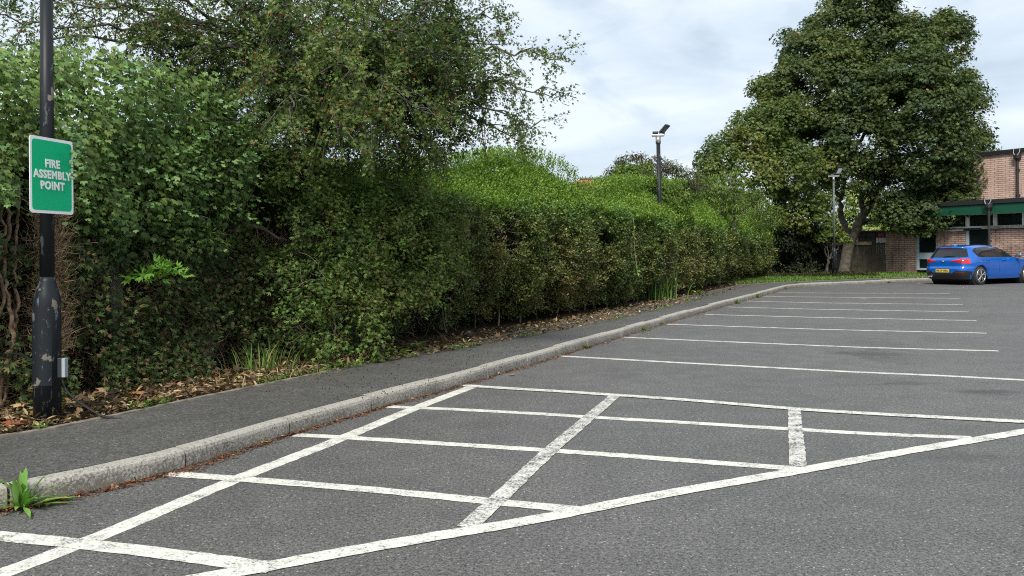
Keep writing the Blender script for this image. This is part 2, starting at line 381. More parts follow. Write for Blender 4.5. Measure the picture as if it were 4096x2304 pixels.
# pavement between the kerb and its timber/concrete edging
n = 240; tk = np.linspace(0, KERB.L, 400); kin = np.array([KERB.off(t, .078) for t in tk])
te = np.linspace(0, EDGE.L, n); ed = EDGE.at(te)
kin_path = Path(kin)
def nearest(path, q):
    d = np.hypot(path.p[:, 0] - q[0], path.p[:, 1] - q[1]); return path.p[d.argmin()]
mono = []; last = 0
for q in ed:
    d = np.hypot(kin[:, 0] - q[0], kin[:, 1] - q[1]); d[:last] = 1e9; j = int(d[:last + 40].argmin()); last = max(last, j); mono.append(kin[last])
b = MB(); A = []; B_ = []
prev = None
for q, r in zip(ed, mono): A.append((*q, .117)); B_.append((*r, .1195))
b.ribbon(B_, A)
tag(b.build('pavement', M['path_asphalt']), kind='structure')
M['edging'] = grimy('edging_concrete', (0.10, 0.09, 0.07), (0.24, 0.22, 0.18), 9, .9)
b = MB(); rr = [[(*EDGE.off(t, o), z) for (o, z) in ((0, .08), (0, .126), (.05, .128), (.05, .08))] for t in te]
for r0, r1 in zip(rr[:-1], rr[1:]): b.ribbon(r0, r1)
tag(b.build('pavement_edging', M['edging']), kind='structure')
# verge soil (left) then lawn beyond
i_lawn = EDGE.l[np.argmin(np.hypot(EDGE.p[:, 0] - G(2985, 1138, .115)[0], EDGE.p[:, 1] - G(2985, 1138, .115)[1]))]
b = MB(); ts = np.linspace(0, i_lawn + 1.0, 120); cols_ = [0.045, .25, .5, .9, 1.4, 2.2, 4, 9, 25]
rows = []
for o in cols_:
    rows.append([(*EDGE.off(t, o), .108 + .035 * (vnoise(np.array((t, o, 0.)), 2.2) - .5) + (.02 if o > .3 else 0)) for t in ts])
for r0, r1 in zip(rows[:-1], rows[1:]): b.ribbon(r0, r1)
tag(b.build('verge', M['soil']), kind='structure')
b = MB(); ts = np.linspace(i_lawn + .6, EDGE.L, 80); rows = []
for o in (.045, .6, 1.5, 3, 6, 12, 40): rows.append([(*EDGE.off(t, o), .112 + min(o, 3) * .012) for t in ts])
for r0, r1 in zip(rows[:-1], rows[1:]): b.ribbon(r0, r1)
tag(b.build('lawn', M['turf']), kind='structure')

# markings
def paintmat(name, wear, c=(0.80, 0.80, 0.74)):
    m = mat(name, c, .7, spec=.3); nt = m.node_tree; bb = nt.nodes['Principled BSDF']; o = objco(nt)
    f = mathn(nt, 'ADD', mathn(nt, 'MULTIPLY', noise(nt, o, 75, 4, .8), .7), mathn(nt, 'MULTIPLY', noise(nt, o, 7, 4, .6), .3))
    a = ramp(nt, f, [(wear - .03, (0, 0, 0)), (wear + .10, (1, 1, 1))]).outputs[0]
    # fine cracks
    vo = nt.nodes.new('ShaderNodeTexVoronoi'); vo.feature = 'DISTANCE_TO_EDGE'; vo.inputs['Scale'].default_value = 5
    wv = nt.nodes.new('ShaderNodeVectorMath'); wv.operation = 'ADD'; lk(nt, o, wv.inputs[0])
    nn = nt.nodes.new('ShaderNodeTexNoise'); nn.inputs['Scale'].default_value = 9; lk(nt, o, nn.inputs['Vector']); lk(nt, nn.outputs['Color'], wv.inputs[1]); lk(nt, wv.outputs[0], vo.inputs['Vector'])
    ck = mathn(nt, 'GREATER_THAN', vo.outputs['Distance'], 0.010)
    a2 = mathn(nt, 'MULTIPLY', a, mathn(nt, 'ADD', mathn(nt, 'MULTIPLY', ck, .55), .45))
    col = ramp(nt, noise(nt, o, 14, 5, .65), [(0.3, tuple(x * .80 for x in c)), (0.6, c)]).outputs[0]
    col = mixc(nt, a2, (0.07, 0.07, 0.07), col)
    lk(nt, col, bb.inputs['Base Color'])
    tr = nt.nodes.new('ShaderNodeBsdfTransparent'); mx = nt.nodes.new('ShaderNodeMixShader')
    lk(nt, mathn(nt, 'GREATER_THAN', f, wear - .03), mx.inputs[0]); lk(nt, tr.outputs[0], mx.inputs[1]); lk(nt, bb.outputs[0], mx.inputs[2]); lk(nt, mx.outputs[0], nt.nodes['Material Output'].inputs['Surface'])
    bump(nt, f, .5, .004); return m
M['paint'] = paintmat('road_paint', 0.41, (.64, .63, .58)); M['paint_worn'] = paintmat('worn_road_paint', 0.445, (.64, .63, .58)); M['paint_thick'] = paintmat('thick_road_paint', 0.395, (.66, .65, .59))
def stripe(px, wd, z, bld, ext=0):
    P = np.array([G(*q)[:2] for q in px])
    if ext: P = np.vstack([P, P[-1] + (P[-1] - P[-2]) / np.linalg.norm(P[-1] - P[-2]) * ext])
    # smooth out pixel measuring noise
    pa = Path(P); n = max(2, int(pa.L / .05)); ts = np.linspace(0, pa.L, n)
    c = pa.at(ts); k = min(15, max(1, n // 8)) | 1
    if k > 2:
        cp = np.pad(c, ((k // 2, k // 2), (0, 0)), 'reflect', reflect_type='odd'); c = np.stack([np.convolve(cp[:, i], np.ones(k) / k, 'valid') for i in (0, 1)], 1)
    pa = Path(c); L = []; Rr = []
    for t in np.linspace(0, pa.L, n):
        a = pa.at(t); nn = pa.left(t); ws = wd if np.isscalar(wd) else np.interp(t / pa.L, [0, 1], wd)
        j1, j2 = rng.normal() * .0022, rng.normal() * .0022
        L.append((*(a + nn * (ws / 2 + j1)), z)); Rr.append((*(a - nn * (ws / 2 + j2)), z))
    bld.ribbon(Rr, L)
hb = MB(); hb2 = MB()
stripe([(-200, 2372), (0, 2297), (320, 2180), (943, 1917), (1200, 1818.7), (1379, 1750), (1656, 1634), (1894, 1545)], .115, .0015, hb)
stripe([(1549, 1627), (1826, 1638), (2200, 1658), (2359, 1669), (2729, 1690), (3166, 1717), (3479, 1736), (3890, 1752)], .105, .0021, hb)
stripe([(1180, 1741), (1340, 1748), (1583, 1764), (1826, 1779), (2166, 1801), (2437, 1819), (2777, 1846), (3161, 1874), (3225, 1879)], .105, .0027, hb)
stripe([(670, 1896), (942, 1916), (1200, 1936), (1583, 1969), (1923, 2004), (2200, 2030), (2330, 2042)], .105, .0033, hb)
stripe([(-400, 2112), (0, 2147), (320, 2177), (583, 2207), (874, 2246), (1098, 2274)], .115, .0039, hb)
stripe([(500, 2368), (923, 2300), (1418, 2200), (1729, 2151), (1923, 2117), (2200, 2073), (2583, 1988), (2743, 1966), (2972, 1922), (3190, 1888), (3479, 1832), (3722, 1791), (3916, 1759), (4096, 1728), (4500, 1655)], .112, .0045, hb, 2.0)
stripe([(2457, 1587), (2359.5, 1669), (2291, 1728), (2204, 1800), (2048.6, 1946), (1986, 2005), (1868, 2112)], .10, .0051, hb2)
stripe([(3177, 1642), (3183, 1723), (3192, 1868)], .095, .0057, hb2)
tag(hb.build('hatched_box_marking', M['paint_thick']), kind='structure'); tag(hb2.build('hatched_cross_marking', M['paint_worn']), kind='structure')
lb = MB()
stripe([(1851, 1543), (2000, 1554), (2243, 1567), (2437, 1581), (2680, 1596), (2923, 1616), (3187, 1639), (3479, 1657), (4096, 1689), (4500, 1710)], .12, .0063, lb)
stripe([(2238, 1424), (2486, 1438), (2729, 1451.6), (2972, 1464.5), (3236, 1478.5), (3382, 1487), (3722, 1500.5), (4096, 1520.5), (4250, 1528)], .105, .0015, lb)
stripe([(2490, 1349), (2972, 1370), (3479, 1391), (3995, 1404)], .10, .0015, lb)
for q in ([(2668, 1297), (3300, 1318), (3947, 1333)], [(2820, 1258), (3300, 1270.5), (3906, 1282.4)], [(2910, 1228), (3300, 1238), (3875, 1247.5)], [(2987, 1204.5), (3300, 1212), (3852, 1218.5)], [(3053, 1185.6), (3300, 1188.6), (3840, 1193.5)], [(3115, 1171), (3300, 1172.3), (3800, 1174)], [(3672, 1134), (3870, 1126)]):
    stripe(q, .10, .0015, lb)
tag(lb.build('parking_bay_lines', M['paint']), kind='structure')
# ------------------------------------------------------------------ buildings and fence
def brick(name, c1, c2, mortar, dirt=.5):
    m = mat(name, rough=.9, spec=.2); nt = m.node_tree; bb = nt.nodes['Principled BSDF']; o = objco(nt)
    sp = nt.nodes.new('ShaderNodeSeparateXYZ'); lk(nt, o, sp.inputs[0]); cb = nt.nodes.new('ShaderNodeCombineXYZ')
    lk(nt, mathn(nt, 'ADD', sp.outputs[0], sp.outputs[1]), cb.inputs[0]); lk(nt, sp.outputs[2], cb.inputs[1])
    br = nt.nodes.new('ShaderNodeTexBrick'); lk(nt, cb.outputs[0], br.inputs['Vector']); br.inputs['Scale'].default_value = 1.0
    br.inputs['Brick Width'].default_value = .33; br.inputs['Row Height'].default_value = .088; br.inputs['Mortar Size'].default_value = .012; br.inputs['Bias'].default_value = 0
    br.inputs['Mortar Smooth'].default_value = .2; br.offset = .5
    br.inputs['Color1'].default_value = (*c1, 1); br.inputs['Color2'].default_value = (*c2, 1); br.inputs['Mortar'].default_value = (*mortar, 1)
    n = noise(nt, o, 1.1, 5, .65); d = ramp(nt, n, [(.42, (1, 1, 1)), (.66, (1 - dirt,) * 3)]).outputs[0]
    st = noise(nt, mapping(nt, o, (3, 3, .25)), 1.5, 5, .6); d2 = ramp(nt, st, [(.55, (1, 1, 1)), (.72, (1 - dirt * .8,) * 3)]).outputs[0]
    c = mixc(nt, 1, mixc(nt, 1, br.outputs['Color'], d, 'MULTIPLY'), d2, 'MULTIPLY'); lk(nt, c, bb.inputs['Base Color']); bump(nt, br.outputs['Fac'], -.4, .01)
    return m
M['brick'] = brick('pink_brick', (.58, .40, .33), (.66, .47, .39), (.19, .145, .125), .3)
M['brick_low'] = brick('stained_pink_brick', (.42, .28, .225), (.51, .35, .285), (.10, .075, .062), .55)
M['white'] = grimy('white_painted_frame', (.78, .78, .75), (.62, .63, .60), 5, .5)
M['greyframe'] = mat('grey_blue_frame', (.30, .37, .41), .5)
M['black'] = mat('black_roof_edge', (.012, .012, .013), .6)
M['greenfascia'] = mat('green_fascia_paint', (.001, .058, .030), .55)
M['glassdark'] = mat('dark_window_glass', (.008, .014, .014), .12, spec=.35)
M['blackpipe'] = mat('black_downpipe', (.02, .02, .022), .5)
M['galv'] = grimy('galvanised_steel', (.24, .25, .25), (.36, .37, .37), 20, .45, .6)
M['lead'] = grimy('grey_coping', (.20, .19, .17), (.36, .34, .31), 7, .9)

A0 = G(3544, 1097, .10); A0[2] = .10
e_ = np.array((.511, -.8596)); n_ = np.array((-.8596, -.511))      # along the wall towards the viewer's right; outward
def WL(u, v):                                                       # pixel -> (s, z) on the wall plane
    x, up = ray(u, v); # (x t, t) . n_ = A0 . n_
    t = (A0[:2] @ n_) / (x * n_[0] + n_[1]); p = np.array((x * t, t)) - A0[:2]
    return float(p @ e_), CAM_H + up * t - A0[2]
bld = empty('school_building', (A0[0], A0[1], A0[2]), 'low pink brick building with green fascia and flat black roof behind blue car', 'building', rz=math.atan2(e_[1], e_[0]))
# local frame: +x along the wall to the right, +y = into the building (left normal), z up
def S(u, v): return WL(u, v)
Lw = 16.0
zt_low = S(3544, 930)[1]; zs_sill = S(4000, 899)[1]; zs_fb = S(3960, 856)[1]; z_ft = S(3960, 818)[1]; z_bt = S(3960, 801)[1]
s_w1a, s_w1b = S(3663, 1000)[0], S(3746, 1000)[0]; s_w2a, s_w2b = S(3862, 1000)[0], S(3957, 1000)[0]
print('wall', zt_low, zs_sill, zs_fb, z_ft, z_bt, s_w1a, s_w1b, s_w2a, s_w2b)
zl = zt_low
def wallbox(bd, s0, s1, y0, y1, z0, z1, mi=0): return bd.box(((s0 + s1) / 2, (y0 + y1) / 2, (z0 + z1) / 2), (s1 - s0, y1 - y0, z1 - z0), mi=mi)
gap = s_w2a - s_w1b
bb_ = MB(); z_b0 = -.3; s3a = s_w2b + 2.9
for a_, b_ in ((0, s_w1a), (s_w1b, s_w2a), (s_w2b, s3a), (s3a + 1.1, Lw)): wallbox(bb_, a_, b_, 0, .3, z_b0, zl)
wallbox(bb_, .0, .3, .301, 9, z_b0, zl)
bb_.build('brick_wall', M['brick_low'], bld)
b = MB(); wallbox(b, -.12, Lw, -.10, .05, zl + .002, zl + .085); wallbox(b, -.12, Lw, .055, 9, zl + .01, zl + .07); b.build('ledge', M['black'], bld)
b = MB(); wallbox(b, s_w2b - .25, Lw, -.14, -.101, zl + .03, zl + .15); wallbox(b, s_w1b + .0, s_w2a - .02, -.14, -.101, zl - .04, zl + .04); b.build('coping', M['lead'], bld)
for sa, sb in ((s_w1a, s_w1b), (s_w2a, s_w2b), (s3a, s3a + 1.1)):
    f = MB(); zb = .22
    wallbox(f, sa + .004, sa + .13, .03, .12, zb, zl - .02); wallbox(f, sb - .05, sb - .004, .03, .12, zb, zl - .02)
    wallbox(f, sa + .131, sb - .051, .03, .12, zb, zb + .09); wallbox(f, sa + .131, sb - .051, .035, .12, .72, 1.02)
    fr = f.build('window', M['greyframe'], bld, bevel=.006)
    g = MB(); wallbox(g, sa + .10, sb - .03, .08, .09, zb + .05, .75); wallbox(g, sa + .10, sb - .03, .08, .09, .98, zl - .02); g.build('pane', M['glassdark'], fr)
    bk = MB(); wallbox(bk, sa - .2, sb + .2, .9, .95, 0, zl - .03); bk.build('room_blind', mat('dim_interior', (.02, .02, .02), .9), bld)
# clerestory windows behind the ledge
mull = [S(3573, 950)[0], S(3665, 950)[0], S(3761, 950)[0], S(3866, 950)[0], S(3976, 950)[0]]; pitch = 1.42
while mull[-1] < Lw - 1.5: mull.append(mull[-1] + (mull[4] - mull[3]))
zc0 = zl + .09; zc1 = zs_fb + .05
for a_, b_ in zip(mull[:-1], mull[1:]):
    f = MB(); wallbox(f, a_ + .004, a_ + .10, .02, .14, zc0, zc1); wallbox(f, b_ - .05, b_ - .004, .02, .14, zc0, zc1); wallbox(f, a_ + .101, b_ - .051, .03, .14, zc0, zc0 + .07); wallbox(f, a_ + .101, b_ - .051, .03, .14, zc1 - .06, zc1)
    fr = f.build('clerestory_window', M['white'], bld)
    g = MB(); wallbox(g, a_ + .08, b_ - .03, .09, .10, zc0 + .04, zc1 - .02); g.build('pane', M['glassdark'] if a_ > mull[2] - .1 else mat('reflecting_glass', (.16, .17, .16), .15), fr)
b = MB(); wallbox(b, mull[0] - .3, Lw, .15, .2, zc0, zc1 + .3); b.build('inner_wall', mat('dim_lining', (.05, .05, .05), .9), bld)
b = MB(); wallbox(b, mull[0] - .3, Lw, -.62, -.58, zs_fb - .02, z_ft - .03); b.build('fascia', M['greenfascia'], bld)
b = MB(); wallbox(b, mull[0] - .35, Lw, -.68, -.6, z_ft - .0, z_bt); wallbox(b, mull[0] - .35, Lw, -.575, 7, z_ft - .2, z_ft + .1); b.build('flat_roof', M['black'], bld)
b = MB(); wallbox(b, mull[0] - .3, Lw, -.57, .02, zs_fb + .055, zs_fb + .09); b.build('soffit', mat('soffit_board', (.25, .25, .23), .8), bld)
# upper storey, set back
SB = 1.6
def S2(u, v):
    x, up = ray(u, v); o = A0[:2] - n_ * SB; t = (o @ n_) / (x * n_[0] + n_[1]); p = np.array((x * t, t)) - A0[:2]
    return float(p @ e_), CAM_H + up * t - A0[2]
zu = S2(4020, 616)[1]; zu2 = S2(4020, 600)[1]; su0 = S2(3640, 700)[0]
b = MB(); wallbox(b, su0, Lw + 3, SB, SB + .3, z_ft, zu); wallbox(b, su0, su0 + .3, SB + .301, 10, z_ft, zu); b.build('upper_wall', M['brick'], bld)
b = MB(); wallbox(b, su0 - .08, Lw + 3, SB - .09, 10, zu + .003, zu2); b.build('parapet', M['black'], bld)
def downpipe(s, y, z0, z1, hz):
    t = MB().tube([(s, y, z0), (s, y, z1)], .05, 10); 
    for zz in np.arange(z0 + .4, z1, 1.1): t.box((s, y + .03, zz), (.15, .08, .07))
    p = t.build('downpipe', M['blackpipe'], bld)
    h = MB(); h.lathe([(.06, 0), (.15, .12), (.16, .26), (.12, .3)], (s, y, z1 - .05), 10); h.build('hopper', M['blackpipe'], p)
    w_ = MB().tube([(s - .13, y - .05, z1 + .50), (s - .13, y - .08, z1 + .33), (s - .06, y - .12, z1 + .2), (s + .06, y - .12, z1 + .2), (s + .13, y - .08, z1 + .33), (s + .13, y - .05, z1 + .5)], .022, 8); w_.build('overflow', M['galv'], p)
sd1 = S(3995, 900)[0]; downpipe(sd1, -.72, 0, S(3995, 838)[1], 0)
sd2 = S2(4075, 700)[0]; downpipe(sd2, SB - .09, z_ft + .02, S2(4075, 640)[1], 0)

# closeboard fence with capping rail, and the recessed gate
M['fence'] = grimy('weathered_closeboard', (.030, .026, .018), (.058, .052, .032), 5, .9)
M['fencecap'] = grimy('pale_capping_rail', (.16, .12, .07), (.24, .19, .12), 4, .9)
fe = empty('closeboard_fence', tuple(V(3485, 1092, 41.6)), 'dark closeboard timber fence with pale capping rail behind the maple trunk', 'fence')
P0, P1 = V(3250, 1092, 42.6), V(3487, 1092, 41.4); ztop = V(3486, 973, 41.4)[2]
b = MB(); L_ = np.linalg.norm((P1 - P0)[:2]); d_ = (P1 - P0)[:2] / L_; nb_ = int(L_ / .125); zg = .10
for i in range(nb_):
    c = P0[:2] + d_ * (i + .5) * L_ / nb_; b.box((c[0], c[1] + (.006 if i % 2 else -.006), (zg + ztop) / 2), (L_ / nb_ - .012, .016, ztop - zg - .04 + rng.normal() * .006), math.atan2(d_[1], d_[0]))
local(b.build('board_panel', M['fence'], fe), fe)
b = MB(); c = (P0 + P1) / 2; b.box((c[0], c[1] - .05, ztop + .0), (L_, .09, .15), math.atan2(d_[1], d_[0])); local(b.build('capping_rail', M['fencecap'], fe), fe)
for i in range(4):
    c = P0[:2] + d_ * L_ * (i + .5) / 4; b = MB(); b.box((c[0], c[1] + .08, (zg + ztop) / 2), (.1, .1, ztop - zg - .12), math.atan2(d_[1], d_[0])); local(b.build('post', M['fence'], fe), fe)
ga = empty('timber_gate', tuple(V(3515, 1092, 41.5)), 'plain brown timber gate between the closeboard fence and brick wall', 'gate')
Q0, Q1 = V(3489, 1092, 41.5), V(3543, 1092, 41.2); zt = V(3515, 976, 41.5)[2]; b = MB(); Lg = np.linalg.norm((Q1 - Q0)[:2]); dg = (Q1 - Q0)[:2] / Lg
for i in range(6):
    c = Q0[:2] + dg * (i + .5) * Lg / 6; b.box((c[0], c[1], (.14 + zt) / 2), (Lg / 6 - .008, .03, zt - .14), math.atan2(dg[1], dg[0]))
local(b.build('gate_leaf', grimy('brown_gate_boards', (.055, .042, .03), (.09, .07, .05), 4, .9), ga), ga)
b = MB(); c = (Q0 + Q1) / 2; b.box((c[0], c[1] - .03, zt + .03), (Lg, .08, .06), math.atan2(dg[1], dg[0])); local(b.build('gate_rail', M['black'], ga), ga)

# prefabricated annex beyond the fence
an = empty('prefabricated_annex', tuple(V(3400, 1088, 48)), 'flat roofed annex with pale panels and dark window band seen over the fence', 'building')
Ya = 48.0; xa, xb = V(3240, 950, Ya)[0], V(3640, 950, Ya)[0]; z1, z2, z3, z4 = V(3450, 976, Ya)[2] - .6, V(3450, 951, Ya)[2], V(3450, 929, Ya)[2], V(3450, 924.5, Ya)[2]
b = MB(); b.box(((xa + xb) / 2, Ya + 2, (z2) / 2), (xb - xa, 4, z2)); local(b.build('wall', mat('annex_wall', (.10, .10, .10), .8), an), an)
b = MB(); b.box(((xa + xb) / 2, Ya + 1.98, (z2 + z3) / 2), (xb - xa, 3.9, z3 - z2 + .01)); local(b.build('window_band', mat('dark_band', (.022, .02, .024), .35), an), an)
b = MB(); b.box(((xa + xb) / 2, Ya + 1.9, (z3 + z4) / 2 + .015), (xb - xa + .3, 4.5, z4 - z3)); local(b.build('roof', M['black'], an), an)
Mp = mat('pale_cladding_panel', (.55, .55, .52), .6); Mp.node_tree
for (ua, ub) in ((3302, 3365), (3365, 3432), (3502, 3545)):
    x0, x1 = V(ua, 950, Ya)[0], V(ub, 950, Ya)[0]; b = MB(); k = 4
    for i in range(k): b.box((x0 + (i + .5) * (x1 - x0) / k, Ya - .03, (z1 + z2) / 2), ((x1 - x0) / k - .02, .03, z2 - z1 - .01))
    local(b.build('cladding_panel', Mp, an), an)
x0, x1 = V(3433, 950, Ya)[0], V(3500, 950, Ya)[0]; b = MB()
for i in range(2): b.box((x0 + (i + .5) * (x1 - x0) / 2, Ya - .03, (z1 + z2) / 2), ((x1 - x0) / 2 - .02, .03, z2 - z1 - .01))
local(b.build('dark_panel', mat('charcoal_panel', (.04, .04, .045), .6), an), an)
for (ua, ub, cc_) in ((3435, 3460, (.03, .03, .03)), (3466, 3494, (.05, .05, .045)), (3510, 3533, (.45, .03, .09))):
    x0, x1 = V(ua, 950, Ya)[0], V(ub, 950, Ya)[0]; b = MB(); b.box(((x0 + x1) / 2, Ya - .0, (z2 + z3) / 2), (x1 - x0, .03, (z3 - z2) * .62)); fr = local(b.build('window', mat('annex_window_colour', cc_, .5), an), an)  # plain matt pane colours, dark ones and a red one
# distant house with an orange tiled roof
hs = empty('distant_house', tuple(V(2335, 1020, 70)), 'tiny orange tiled house roof with grey ridge peeping over the hedge', 'house')
c = V(2337, 722, 70); b = MB(); b.box((c[0] + .3, 74, 3.0), (5.0, 6, 6.0)); local(b.build('wall', mat('render_wall', (.5, .47, .42), .9), hs), hs)
zr = V(2337, 700, 70)[2]; b = MB(); x0, x1 = c[0] - .9, c[0] + 2.2
b.add([(x0 - 1.1, 70.5, zr - 1.1), (x1 + 1, 70.5, zr - 1.1), (x1 - .5, 74, zr), (x0 + .9, 74, zr), (x0 - 1.1, 77.5, zr - 1.1), (x1 + 1, 77.5, zr - 1.1)], [(0, 1, 2, 3), (3, 2, 5, 4), (0, 3, 4), (1, 5, 2)])
rf = local(b.build('roof', grimy('orange_tiles', (.42, .13, .07), (.5, .18, .1), 3, .8), hs), hs)
b = MB(); b.box(((x0 + x1) / 2 + .2, 74, zr + .05), (x1 - x0 - 1.4, .5, .14)); local(b.build('ridge', mat('grey_ridge', (.12, .12, .12), .8), rf), hs)

# ------------------------------------------------------------------ lamp columns, sign
def peeling(name, base, spots, sc_=9, thr=.60, sp2=(.22, .26, .26)):
    m = mat(name, base, .5, spec=.22); nt = m.node_tree; bb = nt.nodes['Principled BSDF']; o = objco(nt)
    mp_ = mapping(nt, o, (1, 1, .55)); n = noise(nt, mp_, sc_, 5, .62); n2 = noise(nt, mapping(nt, o, (1, 1, .35), (3, 1, 2)), sc_ * 2.2, 5, .7)
    f1 = ramp(nt, n, [(thr, (0, 0, 0)), (thr + .02, (1, 1, 1))]).outputs[0]; f2 = ramp(nt, n2, [(.60, (0, 0, 0)), (.66, (.8, .8, .8))]).outputs[0]
    c = mixc(nt, f2, base, sp2); c = mixc(nt, f1, c, spots); lk(nt, c, bb.inputs['Base Color'])
    lk(nt, ramp(nt, mathn(nt, 'ADD', f1, f2), [(0, (.46,) * 3), (.6, (.8,) * 3)]).outputs[0], bb.inputs['Roughness']); bump(nt, n2, .15, .004); return m
M['pole'] = peeling('chipped_black_paint', (.014, .016, .020), (.19, .16, .13), 7, .66, (.13, .16, .17))
M['pole_base'] = peeling('peeling_black_paint', (.013, .016, .020), (.15, .135, .115), 13, .60, (.12, .15, .165))
M['lampblack'] = mat('floodlight_housing', (.03, .033, .034), .5)
M['lampglass'] = mat('floodlight_glass', (.36, .37, .33), .2, spec=.6)
def column(name, base, top, zbell, rb, rt, label, head=True, pm=None, hs=1.0, hy=1, aim=(0.75, -.25, .6), glass=None, group='lamp columns along the car park'):
    base = np.array(base, float); top = np.array(top, float)
    e = empty(name, tuple(base), label, 'lamp column', group)
    d = top - base; at = lambda z: base + d * (z / d[2])
    B1 = MB(); pr = [(rb, 0), (rb, zbell - .12), (rb * .985, zbell - .07), (rb * .85, zbell - .03), (rt * 1.12, zbell + .05), (rt, zbell + .08)]
    B1.tube([at(z) for r, z in pr], [r for r, z in pr], 28); bs_ = local(B1.build('base', M['pole_base'], e, True), e)
    B2 = MB(); B2.tube([at(zbell + .07), at(d[2])], [rt, rt * .86], 20); local(B2.build('pole', pm or M['pole'], e, True), e)
    if head:
        s = MB(); s.tube([at(d[2] - .0), at(d[2] + .17)], rt * 1.12, 16); s.box(at(d[2] + .03) - np.array((0, rt * 1.15, 0)), (.03, .03, .03)); local(s.build('sleeve', M['galv'], e, True), e)
        t = at(d[2] + .20); s = MB(); s.box(t, (.30 * hs, .07, .05), R(-8), M=None); arm = local(s.build('crossarm', M['galv'], e, bevel=.01), e)
        s = MB(); s.box(t + np.array((-.06, .02, .07)), (.14, .11, .06), R(-8)); local(s.build('sensor', M['lampblack'], e, bevel=.02), e)
        a = Vector(aim).normalized(); q = a.to_track_quat('-Z', 'Y').to_matrix(); c = t + np.array((.155, 0, .155)) * hs
        c = Vector(c); s = MB(); s.box(c, (.20 * hs, .26 * hs, .05), M=q); fl = local(s.build('floodlight', M['lampblack'], e, bevel=.012), e)
        s = MB(); s.box(c + a * .0275, (.15 * hs, .16 * hs, .006), M=q); local(s.build('glass', glass or M['lampglass'], fl), e)
        s = MB(); s.tube([t + np.array((.04, 0, .02)) * hs, t + np.array((.05, 0, .09)) * hs, t + np.array((.11, -.02, .12)) * hs], .012, 6); local(s.build('bracket', M['lampblack'], e), e); s = MB(); s.tube([t + np.array((.10, -.03, .01)) * hs, t + np.array((.14, -.03, .02)) * hs, t + np.array((.16, -.03, .1)) * hs], .012, 6); local(s.build('bracket', M['lampblack'], e), e)
    return e
pb = G(190, 1688, .11)
sgn_pole = column('lamp_column', pb, V(186, -160, pb[1] + .0), .92, .087, .047, 'nearest black lamp column with peeling paint and green sign fixed to it', head=False)
# service door on the near pole, strap bands, small grey box
b = MB(); hx = []
for i in range(13):
    an_ = R(-92 + i * 8.5); hx.append((math.sin(an_ + R(38)) * .0905, -math.cos(an_ + R(38)) * .0905))
A_ = [(pb[0] + x, pb[1] + y, pb[2] + .26) for x, y in hx]; B2_ = [(pb[0] + x, pb[1] + y, pb[2] + .80) for x, y in hx]; b.ribbon(A_, B2_)
door = b.build('door', M['pole_base'], sgn_pole); md = door.modifiers.new('thick', 'SOLIDIFY'); md.thickness = .006; local(door, sgn_pole)
b = MB(); q0 = pb + np.array((.105, .0, .375)); b.box(q0 + np.array((-.008, 0, 0)), (.034, .05, .135)); bx = local(b.build('cable_box', mat('dark_box_side', (.02, .022, .03), .5), sgn_pole, bevel=.004), sgn_pole)
b = MB(); b.box(q0 + np.array((.022, -.008, 0)), (.024, .045, .13)); local(b.build('cover', mat('grey_box_cover', (.30, .33, .36), .4), bx, bevel=.003), sgn_pole)

# the fire assembly point sign
M['signwhite'] = grimy('sign_white', (.86, .86, .86), (.90, .90, .90), 3, .4)
M['signgreen'] = mat('sign_green', (.001, .46, .20), .4, spec=.2)
def textmesh(name, s, size, m, parent, loc, Mx, bold=.0, ext=.0008, align='CENTER', sx=1.0):
    cu = bpy.data.curves.new(name, 'FONT'); cu.body = s; cu.size = size; cu.offset = bold; cu.extrude = ext; cu.align_x = align; cu.align_y = 'CENTER'; cu.resolution_u = 3; cu.space_character = 1.12
    tmp = bpy.data.objects.new('tmp', cu); C.objects.link(tmp); dg = bpy.context.evaluated_depsgraph_get(); dg.update(); me = bpy.data.meshes.new_from_object(tmp.evaluated_get(dg)); me.name = name
    bpy.data.objects.remove(tmp); me.materials.clear(); me.transform(Matrix.Diagonal((sx, 1, 1, 1))); me.transform(Matrix.Translation(loc) @ Mx)
    return link(name, me, m, parent)
TLp, TRp, BRp, BLp = (120, 528), (298, 576), (301, 867), (115, 840)
hS, wS = .60, .45
dl = FPX * hS / (BLp[1] - TLp[1]); dr = FPX * hS / (BRp[1] - TRp[1])
pl, pr_ = V(118, 684, dl), V(299, 721, dr); cS = (pl + pr_) / 2; wd = (pr_ - pl)[:2]; W_ = np.linalg.norm(wd); print('sign', dl, dr, W_, cS, pb)
ang = math.atan2(wd[1], wd[0]); 
cS = V(209, 704, pb[1] - .06)
sg = empty('fire_assembly_sign', tuple(cS), 'green rectangular sign with white border reading FIRE ASSEMBLY POINT, fixed to black lamp column', 'sign', rz=ang)
sc_s = cS[1] / ((dl + dr) / 2); hS *= sc_s; wS = .47 * sc_s
def rrect(w, h, r, n=6):
    o = []
    for (cx, cy, a0) in ((w / 2 - r, h / 2 - r, 0), (-w / 2 + r, h / 2 - r, 90), (-w / 2 + r, -h / 2 + r, 180), (w / 2 - r, -h / 2 + r, 270)):
        for k in range(n + 1): an = R(a0 + 90 * k / n); o.append((cx + r * math.cos(an), cy + r * math.sin(an)))
    return o
def plate(w, h, r, y, th):
    o = rrect(w, h, r); n = len(o); b = MB(); b.add([(x, y, z) for x, z in o] + [(x, y + th, z) for x, z in o], [tuple(range(n - 1, -1, -1)), tuple(range(n, 2 * n))] + [(i, (i + 1) % n, n + (i + 1) % n, n + i) for i in range(n)]); return b
plate(wS, hS, .022, 0, .004).build('panel', M['signwhite'], sg)
plate(wS - .036, hS - .04, .026, -.0012, .001).build('green_field', M['signgreen'], sg)
RX = Matrix.Rotation(R(90), 4, 'X')
